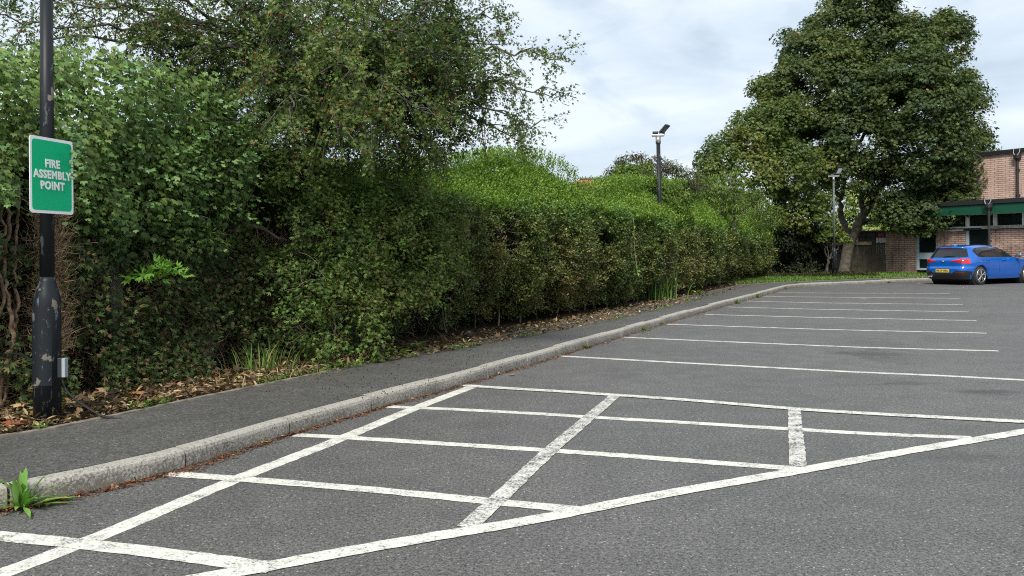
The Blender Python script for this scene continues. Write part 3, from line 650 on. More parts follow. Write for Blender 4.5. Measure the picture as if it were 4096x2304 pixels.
for s, z in (('FIRE', .092), ('ASSEMBLY', .005), ('POINT', -.082)):
    textmesh('lettering', s, .087 * sc_s, M['signwhite'], sg, Vector((0.0, -.0035, z * sc_s)), RX, .0032, sx=.93)
for zz in (-.17, .17): b = MB(); b.box((-.05, .02, zz * sc_s), (.16, .03, .03)); b.build('bracket', M['galv'], sg)
LB = G(2665, 1199, .11) + np.array((-.10, .05, 0))
column('lamp_column', LB, tuple(V(2633, 575, LB[1] + .1)), 0.95, .085, .055, 'leaning black lamp column rising out of the clipped hedge, floodlight against sky', aim=(.55, -.45, -.75), glass=mat('dull_floodlight_glass', (.12, .12, .11), .25))
column('lamp_column', G(3339, 1110, .11), tuple(V(3334.5, 724, G(3339, 1110, .11)[1])), 1.18, .11, .045, 'farthest lamp column, slim grey green pole with peeling dark base on the lawn beside maple trunk', hs=1.5, pm=grimy('faded_grey_green_paint', (.07, .085, .085), (.12, .14, .14), 8, .5), aim=(.45, -.8, -.55), glass=mat('pale_floodlight_glass', (.62, .63, .58), .3))
# cables
b = MB(); c0 = pb + np.array((.07, .05, .27)); b.tube(catmull([c0, c0 + np.array((.06, -.0, -.09)), c0 + np.array((.17, .01, -.18)), c0 + np.array((.30, .0, -.245)), c0 + np.array((.45, .02, -.275))], 6), .008, 7)
tag(b.build('cable', mat('black_cable', (.012, .012, .012), .45)), 'black cable looping from the foot of nearest column down to the ground', 'cable')
b = MB(); b.tube(catmull([pb + np.array((-.07, .06, .36)), pb + np.array((-.2, .12, .43)), pb + np.array((-.36, .2, .45)), pb + np.array((-.7, .4, .40))], 6), .008, 7)
tag(b.build('cable', bpy.data.materials['black_cable']), 'black cable running left from nearest column into the ivy', 'cable')
# ------------------------------------------------------------------ blue hatchback
AXR = .86; WB = 2.69; LEN = 4.32; WR = .325
M['carpaint'] = mat('estoril_blue_metallic', (.004, .115, .50), .2, .3, .5, 1.0)
M['carpaint'].name = 'bright_blue_metallic_paint'
M['carblack'] = mat('black_plastic_trim', (.012, .012, .013), .5)
M['carglass'] = mat('tinted_glass', (.012, .013, .015), .06, spec=.6)
M['tyre'] = mat('tyre_rubber', (.016, .016, .016), .8)
M['alloy'] = mat('silver_alloy', (.55, .56, .57), .3, .85)
M['lampred'] = mat('red_lamp_lens', (.62, .015, .012), .15, spec=.6, coat=.6)
M['lampdeep'] = mat('dark_red_lamp_lens', (.22, .004, .006), .15, spec=.6, coat=.6)
car = empty('parked_car', (0, 0, 0), 'blue five door hatchback with yellow rear number plate parked before brick building', 'car')
PHI = R(28.0); rw = np.array(G(3924, 1139.5)[:2])                 # ground contact of the near rear wheel (outer face)
def iv(z, pts): return float(np.interp(z, [p[0] for p in pts], [p[1] for p in pts]))
PB = [(.18, .80), (.25, .83), (.38, .862), (.55, .876), (.74, .884), (.80, .8825), (.83, .868), (.90, .850), (.97, .825), (1.00, .805), (1.10, .765), (1.20, .718), (1.30, .655), (1.36, .585), (1.40, .49), (1.42, .33)]      # half width
PR = [(.18, .12), (.28, .06), (.36, .02), (.50, .0), (.60, .008), (.64, .05), (.70, .052), (.80, .055), (.86, .045), (.90, .07), (.97, .13), (1.0, .16), (1.10, .235), (1.20, .31), (1.28, .355), (1.30, .30), (1.335, .30), (1.355, .38), (1.39, .75), (1.41, 1.15), (1.42, 1.5)]  # rear x
PF = [(.18, 4.15), (.30, 4.28), (.50, 4.32), (.65, 4.29), (.74, 4.20), (.80, 4.05), (.86, 3.80), (.92, 3.45), (.96, 3.18), (.97, 3.12), (1.0, 3.04), (1.10, 2.84), (1.20, 2.63), (1.30, 2.38), (1.36, 2.18), (1.39, 2.0), (1.41, 1.85), (1.42, 1.7)]
def NN(z): return 6.5 if z < .9 else (5.2 if z < 1.32 else 3.6)
def sect(z):
    b_, r_, f_ = iv(z, PB), iv(z, PR), iv(z, PF); return b_, (r_ + f_) / 2, (f_ - r_) / 2, NN(z)
def side_y(x, z):
    b_, xc, a_, n = sect(z); q = min(1, abs((x - xc) / a_)); return b_ * (1 - q ** n) ** (1 / n)
def rear_x(y, z):
    b_, xc, a_, n = sect(z); q = min(.9999, abs(y) / b_); return xc - a_ * (1 - q ** n) ** (1 / n)
def arch(x):
    z = 0
    for ax in (AXR, AXR + WB):
        d = .375 ** 2 - (x - ax) ** 2
        if d > 0: z = max(z, WR + math.sqrt(d) * 1.0)
    return z
def carbuild(bd, name, m, smooth=False, par=None, thick=0):
    o = bd.build(name, m, par or car, smooth)
    if thick: md = o.modifiers.new('thick', 'SOLIDIFY'); md.thickness = thick
    return o
zs = sorted(set([round(z, 4) for z in np.r_[np.linspace(.2, .62, 12), .64, .68, .72, .76, .80, .815, .83, .87, .90, .93, .97, 1.0, 1.05, 1.1, 1.15, 1.2, 1.25, 1.28, 1.30, 1.335, 1.355, 1.37, 1.39, 1.405, 1.415, 1.42]]))
NT = 180; b = MB(); rows = []
th = np.linspace(0, 2 * math.pi, NT, endpoint=False)
def warp(t): return t
for z in zs:
    b_, xc, a_, n = sect(z); row = []
    for t in th:
        # distribute points evenly along x on the sides
        c, s = math.cos(t), math.sin(t); x = xc + a_ * math.copysign(abs(c) ** (2 / n) if abs(c) > .38 else abs(c) ** 1.0 * (.38 ** (2 / n - 1)), c)
        q = min(1, abs((x - xc) / a_)); y = math.copysign(b_ * (1 - q ** n) ** (1 / n), s) if abs(s) > 1e-6 else 0
        if abs(c) > .985: y = b_ * math.copysign(abs(s) ** (2 / n), s); qq = min(.9999, abs(y) / b_); x = xc + math.copysign(a_ * (1 - qq ** n) ** (1 / n), c)
        zz = z
        if z < .73 and abs(y) > .5: zz = max(z, min(arch(x), .735))
        row.append((x, y, zz))
    rows.append(row)
for i, row in enumerate(rows): b.v.extend(row)
for i in range(len(rows) - 1):
    for k in range(NT): b.f.append((i * NT + k, i * NT + (k + 1) % NT, (i + 1) * NT + (k + 1) % NT, (i + 1) * NT + k))
b.f.append(tuple((len(rows) - 1) * NT + k for k in range(NT))); b.m = [0] * len(b.f)
body = carbuild(b, 'body', M['carpaint'], True)
ub = MB(); ub.box((LEN / 2 + .05, 0, .34), (LEN - .35, 1.30, .26)); 
for ax in (AXR, AXR + WB): ub.tube([(ax, -.80, WR), (ax, .80, WR)], .40, 24)
carbuild(ub, 'underbody', M['carblack'])
def side_patch(poly, side, off=.004, nx=14, nz=7):
    """poly = (lower x list, upper x list) between z0..z1: bilinear patch lying on the body side"""
    (x00, x10, z0), (x01, x11, z1) = poly; A = []
    for j in range(nz + 1):
        v = j / nz; z = z0 + (z1 - z0) * v; xa_, xb_ = x00 + (x01 - x00) * v, x10 + (x11 - x10) * v
        for i in range(nx + 1):
            x = xa_ + (xb_ - xa_) * i / nx; A.append((x, side * (side_y(x, z) + off), z))
    F = [(j * (nx + 1) + i, j * (nx + 1) + i + 1, (j + 1) * (nx + 1) + i + 1, (j + 1) * (nx + 1) + i) for j in range(nz) for i in range(nx)]
    if side > 0: F = [f[::-1] for f in F]
    return A, F
def side_poly(ring, side, off=.004):
    """ring = list of (x, z) : filled with a fan of strips between lower and upper chains"""
    pass
def xz_patch(lo, hi, side, off=.004, n=16, m_=6):
    """lo/hi: chains [(x,z)...] sampled at same n; surface between them on the body side"""
    lo = np.array([lo[0]] + list(lo)[1:], float); hi = np.array(hi, float)
    def samp(ch): 
        t = np.linspace(0, 1, len(ch)); return np.stack([np.interp(np.linspace(0, 1, n), t, ch[:, i]) for i in (0, 1)], 1)
    lo, hi = samp(lo), samp(hi); A = []
    for j in range(m_ + 1):
        for i in range(n):
            x, z = lo[i] + (hi[i] - lo[i]) * j / m_; A.append((x, side * (side_y(x, z) + off), z))
    F = [(j * n + i, j * n + i + 1, (j + 1) * n + i + 1, (j + 1) * n + i) for j in range(m_) for i in range(n - 1)]
    return A, ([f[::-1] for f in F] if side > 0 else F)
def rear_patch(lo, hi, off=.005, n=16, m_=6):
    """chains of (y, z) on the tail"""
    lo = np.array(lo, float); hi = np.array(hi, float)
    def samp(ch):
        t = np.linspace(0, 1, len(ch)); return np.stack([np.interp(np.linspace(0, 1, n), t, ch[:, i]) for i in (0, 1)], 1)
    lo, hi = samp(lo), samp(hi); A = []
    for j in range(m_ + 1):
        for i in range(n):
            y, z = lo[i] + (hi[i] - lo[i]) * j / m_; A.append((rear_x(y, z) - off, y, z))
    return A, [(j * n + i, (j + 1) * n + i, (j + 1) * n + i + 1, j * n + i + 1) for j in range(m_) for i in range(n - 1)]
for sd_ in (-1, 1):
    # black surround then glass
    f = MB(); f.add(*xz_patch([(.80, .985), (1.0, .965), (1.6, .965), (2.4, .965), (2.98, .965)], [(.62, 1.20), (.80, 1.295), (1.3, 1.345), (2.0, 1.335), (2.42, 1.24)], sd_, .004)); carbuild(f, 'window_surround', M['carblack'], True)
    g = MB(); g.add(*xz_patch([(.90, .99), (1.0, .985), (1.18, .985)], [(.70, 1.20), (.86, 1.275), (1.03, 1.305)], sd_, .008, 8)); carbuild(g, 'quarter_window', M['carglass'], True)
    g = MB(); g.add(*xz_patch([(1.20, .985), (1.84, .985)], [(1.05, 1.305), (1.35, 1.325), (1.66, 1.33)], sd_, .008, 10)); carbuild(g, 'rear_side_window', M['carglass'], True)
    g = MB(); g.add(*xz_patch([(1.93, .985), (2.80, .985)], [(1.76, 1.325), (2.0, 1.318), (2.36, 1.25)], sd_, .008, 12)); carbuild(g, 'front_side_window', M['carglass'], True)
    for nm, ch in (('door_seam', [(.98, .96), (1.04, .80), (1.24, .70), (1.30, .5), (1.30, .27)]), ('door_seam', [(1.88, .965), (1.90, .7), (1.90, .27)]), ('door_seam', [(2.98, .965), (3.06, .8), (3.06, .5), (3.0, .27)])):
        p = catmull([(x, 0, z) for x, z in ch], 5); f = MB()
        L_ = [(x - .004, sd_ * (side_y(x, z) + .002), z) for x, _, z in p]; R_ = [(x + .004, sd_ * (side_y(x, z) + .002), z) for x, _, z in p]; f.ribbon(L_, R_); carbuild(f, nm, M['carblack'])
    for x0 in (1.16, 2.06):
        f = MB(); f.tube([(x0, sd_ * (side_y(x0, .86) + .01), .865), (x0 + .03, sd_ * (side_y(x0, .86) + .035), .865), (x0 + .17, sd_ * (side_y(x0 + .17, .86) + .035), .868), (x0 + .2, sd_ * (side_y(x0 + .2, .86) + .01), .868)], .013, 8); carbuild(f, 'door_handle', M['carpaint'], True)
    f = MB(); f.add(*xz_patch([(1.27, .215), (3.12, .215)], [(1.27, .30), (3.12, .30)], sd_, .012, 20, 3)); carbuild(f, 'sill', M['carpaint'], True)
    # wing mirror
    f = MB(); yy = sd_ * 1.0; f.lathe([(.02, -.07), (.08, -.055), (.095, 0), (.085, .05), (.03, .075)], (0, 0, 0), 14)
    f.v = [(2.86 + x * .75 , yy + y * 1.15, 1.03 + z) for x, y, z in f.v]; f.tube([(2.86, sd_ * .83, .98), (2.86, sd_ * .95, 1.0)], .025, 8)
    carbuild(f, 'wing_mirror', mat('mirror_shell', (.12, .14, .17), .25, .3, coat=.5), True)
    # rear lamps, wrapping the corner
    s = sd_
    f = MB(); f.add(*rear_patch([(s * .50, .795), (s * .66, .765), (s * .832, .745)], [(s * .50, .90), (s * .66, .925), (s * .80, .91)], .008, 22, 6)); l = carbuild(f, 'rear_lamp', M['lampred'], True)
    f = MB(); f.add(*rear_patch([(s * .28, .815), (s * .495, .797)], [(s * .28, .845), (s * .495, .895)], .008, 10, 4)); carbuild(f, 'tailgate_lamp', M['lampred'], True)
    f = MB(); f.add(*rear_patch([(s * .31, .822), (s * .80, .80)], [(s * .31, .832), (s * .80, .815)], .012, 22, 1)); f.add(*rear_patch([(s * .50, .86), (s * .79, .86)], [(s * .50, .872), (s * .79, .875)], .012, 22, 1)); carbuild(f, 'lamp_element', M['lampdeep'], True, l)
    f = MB(); f.add(*rear_patch([(s * .48, .435), (s * .74, .445)], [(s * .48, .46), (s * .74, .47)], .018, 8, 2)); carbuild(f, 'reflector', M['lampdeep'], True)
    for ax in (AXR, AXR + WB):
        yo = s * .845
        t = MB(); pr = [(WR * .70, -.10), (WR * .93, -.105), (WR, -.085), (WR, .085), (WR * .93, .105), (WR * .70, .10)]
        t.tube([(ax, yo - s * .09 + s * a, WR) for r, a in pr], [r for r, a in pr], 40); wh = carbuild(t, 'wheel', M['tyre'], True)
        d = MB(); d.tube([(ax, yo + s * .008, WR), (ax, yo + s * .0185, WR)], WR * .715, 32); carbuild(d, 'rim_well', mat('rim_shadow_black', (.01, .01, .01), .6), True, wh)
        r = MB(); ro = WR * .72
        r.tube([(ax + ro * math.cos(a), yo + s * .022, WR + ro * math.sin(a)) for a in np.linspace(0, 2 * math.pi, 33)], .011, 6, False)
        for k in range(5):
            a0 = 2 * math.pi * k / 5 + math.pi / 2
            for da in (-.17, .17):
                p0 = (ax + .04 * math.cos(a0), yo + s * .028, WR + .04 * math.sin(a0)); p1 = (ax + ro * math.cos(a0 + da), yo + s * .024, WR + ro * math.sin(a0 + da))
                r.tube([p0, p1], [.013, .012], 5)
        r.tube([(ax, yo + s * .01, WR), (ax, yo + s * .034, WR)], .045, 14); carbuild(r, 'rim', M['alloy'], False, wh)
# rear glass, spoiler, third brake light, bumper, plate, badge, exhausts
f = MB(); f.add(*rear_patch([(-.735, .985), (-.5, .965), (.5, .965), (.735, .985)], [(-.60, 1.27), (-.3, 1.285), (.3, 1.285), (.60, 1.27)], .006, 22, 8)); carbuild(f, 'rear_window', M['carglass'], True)
f = MB(); f.add(*rear_patch([(-.20, 1.300), (.20, 1.300)], [(-.20, 1.322), (.20, 1.322)], .005, 6, 1)); carbuild(f, 'brake_light', M['lampdeep'])
f = MB(); f.tube([(rear_x(-.02, .99) - .02, .05, .985), (rear_x(0, 1.01) - .03, -.12, 1.01), (rear_x(0, 1.0) - .02, -.38, 1.0)], [.02, .014, .006], 6); carbuild(f, 'wiper', M['carblack'])
f = MB(); f.add(*rear_patch([(-.79, .20), (0, .20), (.79, .20)], [(-.84, .475), (-.76, .50), (-.50, .50), (-.34, .415), (-.2, .40), (.2, .40), (.34, .415), (.50, .50), (.76, .50), (.84, .475)], .010, 44, 5)); carbuild(f, 'bumper_insert', M['carblack'], True)
f = MB(); f.add(*rear_patch([(-.60, .632), (.60, .632)], [(-.60, .640), (.60, .640)], .003, 16, 1)); f.add(*rear_patch([(-.60, .64), (-.64, .78)], [(-.593, .64), (-.633, .78)], .003, 8, 1)); f.add(*rear_patch([(.593, .64), (.633, .78)], [(.60, .64), (.64, .78)], .003, 8, 1)); carbuild(f, 'tailgate_seam', M['carblack'])
f = MB(); px_ = rear_x(0, .50) - .022; f.box((px_ + .005, 0, .500), (.012, .52, .115)); plt = carbuild(f, 'number_plate', grimy('yellow_plate', (.62, .44, .05), (.66, .48, .07), 8, .4))
f = MB(); f.box((px_ + .014, 0, .50), (.012, .56, .15)); carbuild(f, 'plate_recess', M['carblack'])
RM = Matrix.Rotation(R(-90), 4, 'Z') @ Matrix.Rotation(R(90), 4, 'X')
textmesh('registration', 'HK19 HRU', .098, mat('plate_black', (.01, .01, .01), .5), plt, Vector((px_ - .0035, 0, .498)), RM, .002, sx=.93)
bx_ = rear_x(0, .84) - .014
def disc(bd, r, x, a0=0, a1=360, n=24):
    pts = [(x, 0, .845)] + [(x, r * math.sin(R(a0 + (a1 - a0) * k / n)), .845 + r * math.cos(R(a0 + (a1 - a0) * k / n))) for k in range(n + 1)]
    bd.add(pts, [(0, k + 1, k + 2) for k in range(n)])
f = MB(); f.tube([(bx_ + .02, 0, .845), (bx_, 0, .845)], .041, 24); bd_ = carbuild(f, 'badge', mat('badge_ring', (.05, .05, .055), .3, .3)); 
f = MB(); disc(f, .027, bx_ - .002, 0, 90, 8); disc(f, .027, bx_ - .002, 180, 270, 8); carbuild(f, 'white_quarters', M['signwhite'], False, bd_)
f = MB(); disc(f, .027, bx_ - .002, 90, 180, 8); disc(f, .027, bx_ - .002, 270, 360, 8); carbuild(f, 'blue_quarters', mat('badge_blue', (.02, .15, .5), .3), False, bd_)
f = MB(); f.tube([(bx_ - .003 + .0015, .041 * math.cos(a), .845 + .041 * math.sin(a)) for a in np.linspace(0, 6.2832, 25)], .003, 5, False); carbuild(f, 'badge_rim', M['alloy'], False, bd_)
for yy in (.52, .44):
    f = MB(); f.tube([(.02, yy, .30), (-.03, yy, .30)], .036, 16, False); f.tube([(-.0, yy, .30), (-.001, yy, .30)], .033, 16); carbuild(f, 'exhaust_tip', M['alloy'], True)
f = MB(); f.add([(.62, -.016, 1.39), (.62, .016, 1.39), (.80, .010, 1.405), (.80, -.010, 1.405), (.60, -.004, 1.455), (.60, .004, 1.455)], [(0, 4, 5, 1), (0, 3, 4), (1, 5, 2), (4, 3, 2, 5), (0, 1, 2, 3)]); f.v = [(x, y * 2.2, z) for x, y, z in f.v]; carbuild(f, 'roof_aerial', mat('aerial_blue', (.10, .35, .70), .3, .2, coat=.6))
f = MB(); f.add([(1.0, -.36, 1.4225), (2.0 , -.30, 1.4225), (2.0, .30, 1.4225), (1.0, .36, 1.4225)], [(0, 1, 2, 3)]); 
cp, sp_ = math.cos(PHI), math.sin(PHI)
# car local: +x forward, +y left. world heading = (cos, sin); near side is y = -.845 - ...
wheel_local = np.array((AXR, -.86)); cw = rw - np.array((cp * wheel_local[0] - sp_ * wheel_local[1], sp_ * wheel_local[0] + cp * wheel_local[1]))
car.location = (cw[0], cw[1], 0.001); car.rotation_euler = (0, 0, PHI)
print('car', car.location, [ (ray(0,0)) ])
# ------------------------------------------------------------------ vegetation
K = 4096 / 2576.0                                    # measured on a 2576 px wide copy of the view
def VV(x, y, Y): return V(x * K, y * K, Y)
tt = np.linspace(0, EDGE.L, 600); pe = EDGE.off(tt, .75); o_v = np.interp(pe[:, 1], [8.5, 11, 15, 40], [.75, .40, .06, .06]); pe = EDGE.off(tt, o_v); ue = PU + FPX * pe[:, 0] / np.maximum(pe[:, 1], .5)
ok = (pe[:, 1] > 3) & (ue < 2800)
hl = [tuple(p) for p in pe[ok][::8]] + [tuple(G(2990, 1127, .11)[:2] + (-.1, .1)), tuple(G(3055, 1115, .11)[:2]), tuple(G(3098, 1107, .11)[:2])]
HL = Path(catmull(hl, 4)); ht = np.linspace(0, HL.L, 900); hq = HL.at(ht); hu = PU + FPX * hq[:, 0] / hq[:, 1]; hY = hq[:, 1]
def t_of(x): return float(np.interp(x * K, hu, ht))
def u2(t): return np.interp(t, ht, hu) / K
def Yt(t): return np.interp(t, ht, hY)
def HP(t, d, z):
    t = np.asarray(t, float); q = HL.off(t, np.asarray(d, float)); return np.concatenate([q, np.broadcast_to(np.asarray(z, float), t.shape)[..., None]], -1)
def outn(t): l = HL.left(t); return np.concatenate([-l, np.zeros(l.shape[:-1] + (1,))], -1)
def hedge_lod(Y, s0=.028): return s0 * np.maximum(1, Y / 11.0) ** .75

M['core'] = mat('painted_shade_inner_wood', (.02, .017, .012), .95, spec=.05); nt = M['core'].node_tree  # dead-wood brown, with the thicket's inner shade put into the dark colour
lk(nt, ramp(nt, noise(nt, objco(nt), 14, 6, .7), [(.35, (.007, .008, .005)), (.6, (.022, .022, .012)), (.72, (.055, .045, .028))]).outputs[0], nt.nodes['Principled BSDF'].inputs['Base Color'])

# silhouettes (x, y on the 2576 copy) of the unclipped growth along the top
SIL = [(700, 440), (950, 430), (1100, 418), (1200, 406), (1260, 396), (1330, 408), (1385, 440), (1425, 482), (1480, 492), (1515, 470), (1560, 465), (1640, 475), (1720, 480), (1800, 490), (1870, 510), (1930, 545), (1960, 575)]
CL = [(800, 500), (1000, 480), (1170, 490), (1300, 505), (1500, 520), (1700, 548), (1900, 592), (1960, 605)]
def zof(tab, t, d):
    P = HP(t, d, 0); uu = PU + FPX * P[..., 0] / P[..., 1]; v = np.interp(uu / K, [a for a, _ in tab], [b_ for _, b_ in tab]) * K
    dx = (uu - PU) / FPX; dy = (PV - v) / FPX; return CAM_H + (dy - ROLL * dx) * P[..., 1]
tA, tB = t_of(850), HL.L
def ribs(t, z):
    P = np.stack([t * 1.0, z * .45, 0 * t], -1); Q = np.stack([t, z, 0 * t], -1)
    return -.27 * (fbm(P, 1.55, 3, 2) - .5) * 2 - .25 * (fbm(Q, 3.4, 9, 3) - .5) * 2
def hedge_d(t, z, top):
    r = ribs(t, z); under = np.clip((.75 - z) / .6, 0, 1) * .50 * (.4 + fbm(np.stack([t, 0 * t, 0 * t], -1), .9, 5, 2))
    q = np.clip((z - top + .25) / .25, 0, 1) ** 2 * .10
    return r + under + q + .08
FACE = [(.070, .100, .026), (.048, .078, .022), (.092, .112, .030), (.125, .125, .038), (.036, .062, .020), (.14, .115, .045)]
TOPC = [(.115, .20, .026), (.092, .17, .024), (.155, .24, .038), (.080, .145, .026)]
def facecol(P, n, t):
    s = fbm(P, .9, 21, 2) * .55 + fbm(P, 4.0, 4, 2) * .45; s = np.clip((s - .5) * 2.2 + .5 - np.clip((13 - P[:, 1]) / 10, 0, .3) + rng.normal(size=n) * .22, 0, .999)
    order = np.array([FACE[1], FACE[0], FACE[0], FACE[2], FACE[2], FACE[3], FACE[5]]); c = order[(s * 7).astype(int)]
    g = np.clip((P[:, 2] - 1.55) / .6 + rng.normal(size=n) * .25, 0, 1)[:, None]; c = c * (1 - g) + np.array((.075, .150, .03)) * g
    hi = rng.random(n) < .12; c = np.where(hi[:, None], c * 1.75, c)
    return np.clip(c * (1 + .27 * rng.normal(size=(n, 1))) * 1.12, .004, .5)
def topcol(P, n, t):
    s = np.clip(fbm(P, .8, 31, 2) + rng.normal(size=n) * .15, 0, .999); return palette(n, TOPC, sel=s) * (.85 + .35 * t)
hedge = empty('privet_hedge', (*HL.at((tA + tB) / 2), .1), 'long clipped privet hedge with bright unclipped growth along its top, beside the pavement', 'hedge')
def sample_t(n, a, b_, pw=1.5):
    g = np.linspace(a, b_, 400); w = (1 / Yt(g)) ** pw; c = np.cumsum(w); return np.interp(rng.random(n) * c[-1], c, g)
n = 30000; t = sample_t(n, tA, tB, 1.45); top = zof(CL, t, 0.0); z = .14 + (top - .14) * rng.random(n) ** .95
hole = fbm(np.stack([t, z * .8, 0 * t], -1), 2.6, 41, 3); d = hedge_d(t, z, top); keep = (hole < .59 + .1 * (z > 1.6) + .1 * (t < tA + 1.5)) & (z > .12 + .28 * vnoise(np.stack([t, 0 * t, 0 * t], -1), 1.7, 2)); t, z, d, top = t[keep], z[keep], d[keep], top[keep]; n = len(t)
P = HP(t, d + rng.random(n) * .16 - .02, z); D = outn(t) * .8 + rdir(n) * .65 + np.array((0, 0, .35)); s = hedge_lod(Yt(t), .034)
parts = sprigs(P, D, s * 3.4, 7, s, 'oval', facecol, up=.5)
# deep leaves in the gaps
n = 6000; t = sample_t(n, tA, tB, 1.4); top = zof(CL, t, 0); z = .2 + (top - .1) * rng.random(n); P = HP(t, hedge_d(t, z, top) + .2 + .12 * rng.random(n), z); s = hedge_lod(Yt(t), .032)
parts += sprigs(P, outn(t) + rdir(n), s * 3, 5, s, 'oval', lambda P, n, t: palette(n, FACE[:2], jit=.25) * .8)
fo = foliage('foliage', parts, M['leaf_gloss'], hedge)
# unclipped top growth
n = 17000; t = sample_t(n, tA, tB, 1.3); q = rng.random(n); d = .02 + 1.25 * q; zc = zof(SIL, t, .95); zt = zof(CL, t, 0.)
fr = np.clip(d / .95, 0, 1); z = zt - .12 + (zc - zt) * fr ** .8 + .12 * (fbm(HP(t, d, 0), 1.6, 8, 3) - .5) * 2 - rng.random(n) * .12
P = HP(t, d, z); D = np.array((0, 0, 1.)) * .9 + outn(t) * .35 + rdir(n) * .45; s = hedge_lod(Yt(t), .032)
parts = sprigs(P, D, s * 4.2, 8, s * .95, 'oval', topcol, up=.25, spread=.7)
n = 2600; t = sample_t(n, tA, tB, 1.3); d = .5 + .7 * rng.random(n); z = zof(SIL, t, .95) - .06 + .08 * rng.random(n); s = hedge_lod(Yt(t), .032)
parts += sprigs(HP(t, d, z), np.array((0, 0, 1.)) + rdir(n) * .35, s * 6, 9, s * .9, 'oval', topcol, up=.2, spread=.6)
foliage('new_growth', parts, M['leaf'], hedge)
# twigs showing in the clipped face
n = 5200; t = sample_t(n, tA, tB, 1.7); top = zof(CL, t, 0); z = .2 + (top - .45) * rng.random(n) ** 1.1; d = hedge_d(t, z, top); keep = fbm(HP(t, d, z), 1.3, 12, 2) > .47; t, z, d = t[keep], z[keep], d[keep]; n = len(t)
A_ = HP(t, d + .16, z); B_ = A_ + nrm(outn(t) * .5 + rdir(n) * .8 + np.array((0, 0, .2))) * (.16 + .2 * rng.random(n))[:, None]
TW = (A_, B_, .0030 * np.maximum(1, Yt(t) / 12))
def coresheet(name, ta, tb, zf, df, zlo, parent, back=1.2, nt_=160, nz=14, crest=None):  # solid sheet behind the leaves; its dark colour stands for interior shade
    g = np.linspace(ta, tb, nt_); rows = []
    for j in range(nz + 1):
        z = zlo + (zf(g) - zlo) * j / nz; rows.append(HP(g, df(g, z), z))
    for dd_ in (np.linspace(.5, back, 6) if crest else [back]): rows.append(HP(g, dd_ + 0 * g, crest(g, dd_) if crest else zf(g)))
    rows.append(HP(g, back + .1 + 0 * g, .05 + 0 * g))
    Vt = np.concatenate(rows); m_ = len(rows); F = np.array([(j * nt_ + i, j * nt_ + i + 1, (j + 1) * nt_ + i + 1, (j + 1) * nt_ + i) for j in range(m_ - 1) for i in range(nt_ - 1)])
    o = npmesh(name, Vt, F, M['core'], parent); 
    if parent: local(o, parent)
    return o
coresheet('dark_core_sheet', tA, tB, lambda g: zof(CL, g, 0) - .22, lambda g, z: hedge_d(g, z, zof(CL, g, 0)) + .30, .3, hedge, crest=lambda g, q: zof(CL, g, 0.) - .22 + (zof(SIL, g, .95) - zof(CL, g, 0.)) * min(1, q / .95) ** .8)
st_n = 46; t = np.linspace(tA, tB, st_n) + rng.normal(size=st_n) * .05; A_ = HP(t, .5 + .15 * rng.random(st_n), .05); B_ = A_ + np.c_[rng.normal(size=(st_n, 2)) * .1, np.full(st_n, .8)]
rr_ = np.r_[TW[2], np.full(st_n, .018)]; sticks('twigs', np.r_[TW[0], A_], np.r_[TW[1], B_], rr_, rr_ * .5, M['twig'], hedge, (.21, .17, .125), 3, .02)

# -------- crown builder
def clumps(blobs, cr, dens, nleaf, ls, kind, colf, cull=.62, flat=.6, inner=.12, side=-.35, droop=.35):
    Cc = np.array([b_[0] for b_ in blobs], float); Rr = np.array([np.ones(3) * b_[1] if np.isscalar(b_[1]) else b_[1] for b_ in blobs], float); parts = []; allc = []; allo = []
    for c, r in zip(Cc, Rr):
        n = int(dens * 4 * math.pi * (r.prod() ** (2 / 3)) / (cr * cr)); dd = rdir(n); vd = nrm(np.array((0, 0, CAM_H)) - c)
        dd = dd[(dd @ vd > side) | (dd[:, 2] > .2)]; p = c + dd * r * (.78 + .26 * rng.random((len(dd), 1)))
        q = ((p[:, None] - Cc[None]) / Rr[None]); m_ = (np.linalg.norm(q, axis=-1) < cull).any(1); p, dd = p[~m_], dd[~m_]; allc.append(p); allo.append(dd)
        n2 = int(n * inner); d2 = rdir(n2); allc.append(c + d2 * r * (.3 + .4 * rng.random((n2, 1)))); allo.append(d2)
    c = np.concatenate(allc); o = np.concatenate(allo); n = len(c); cR = cr * (.6 + .8 * rng.random(n)); hue = rng.random(n)
    idx = np.repeat(np.arange(n), nleaf); m_ = len(idx); off_ = rdir(m_) * (rng.random((m_, 1)) ** .45); off_[:, 2] *= flat; off_[:, 2] -= droop * (off_[:, 0] ** 2 + off_[:, 1] ** 2)
    P = c[idx] + off_ * cR[idx][:, None]; N = nrm(off_ * .8 + o[idx] * .35 + np.array((0, 0, .75)) + rdir(m_) * .45); D = nrm(off_ + rdir(m_) * .8 + np.array((0, 0, -.45)))
    return [leaf_arrays(P, D, N, ls * (.7 + .6 * rng.random(m_)), kind, colf(P, m_, hue[idx]))], c
def limb(bd, pts, r0, r1, n=10, wob=.03):
    p = catmull(pts, 6); p = p + rng.normal(size=p.shape) * wob * (np.linspace(0, 1, len(p))[:, None] > .05); bd.tube(p, list(np.linspace(r0, r1, len(p))), n)
M['bark'] = grimy('maple_bark', (.05, .042, .032), (.12, .10, .078), 5, .95, bs=.9, c3=(.10, .11, .07))
M['bark_dark'] = grimy('dark_bark', (.035, .03, .024), (.085, .07, .055), 8, .95, bs=.6)

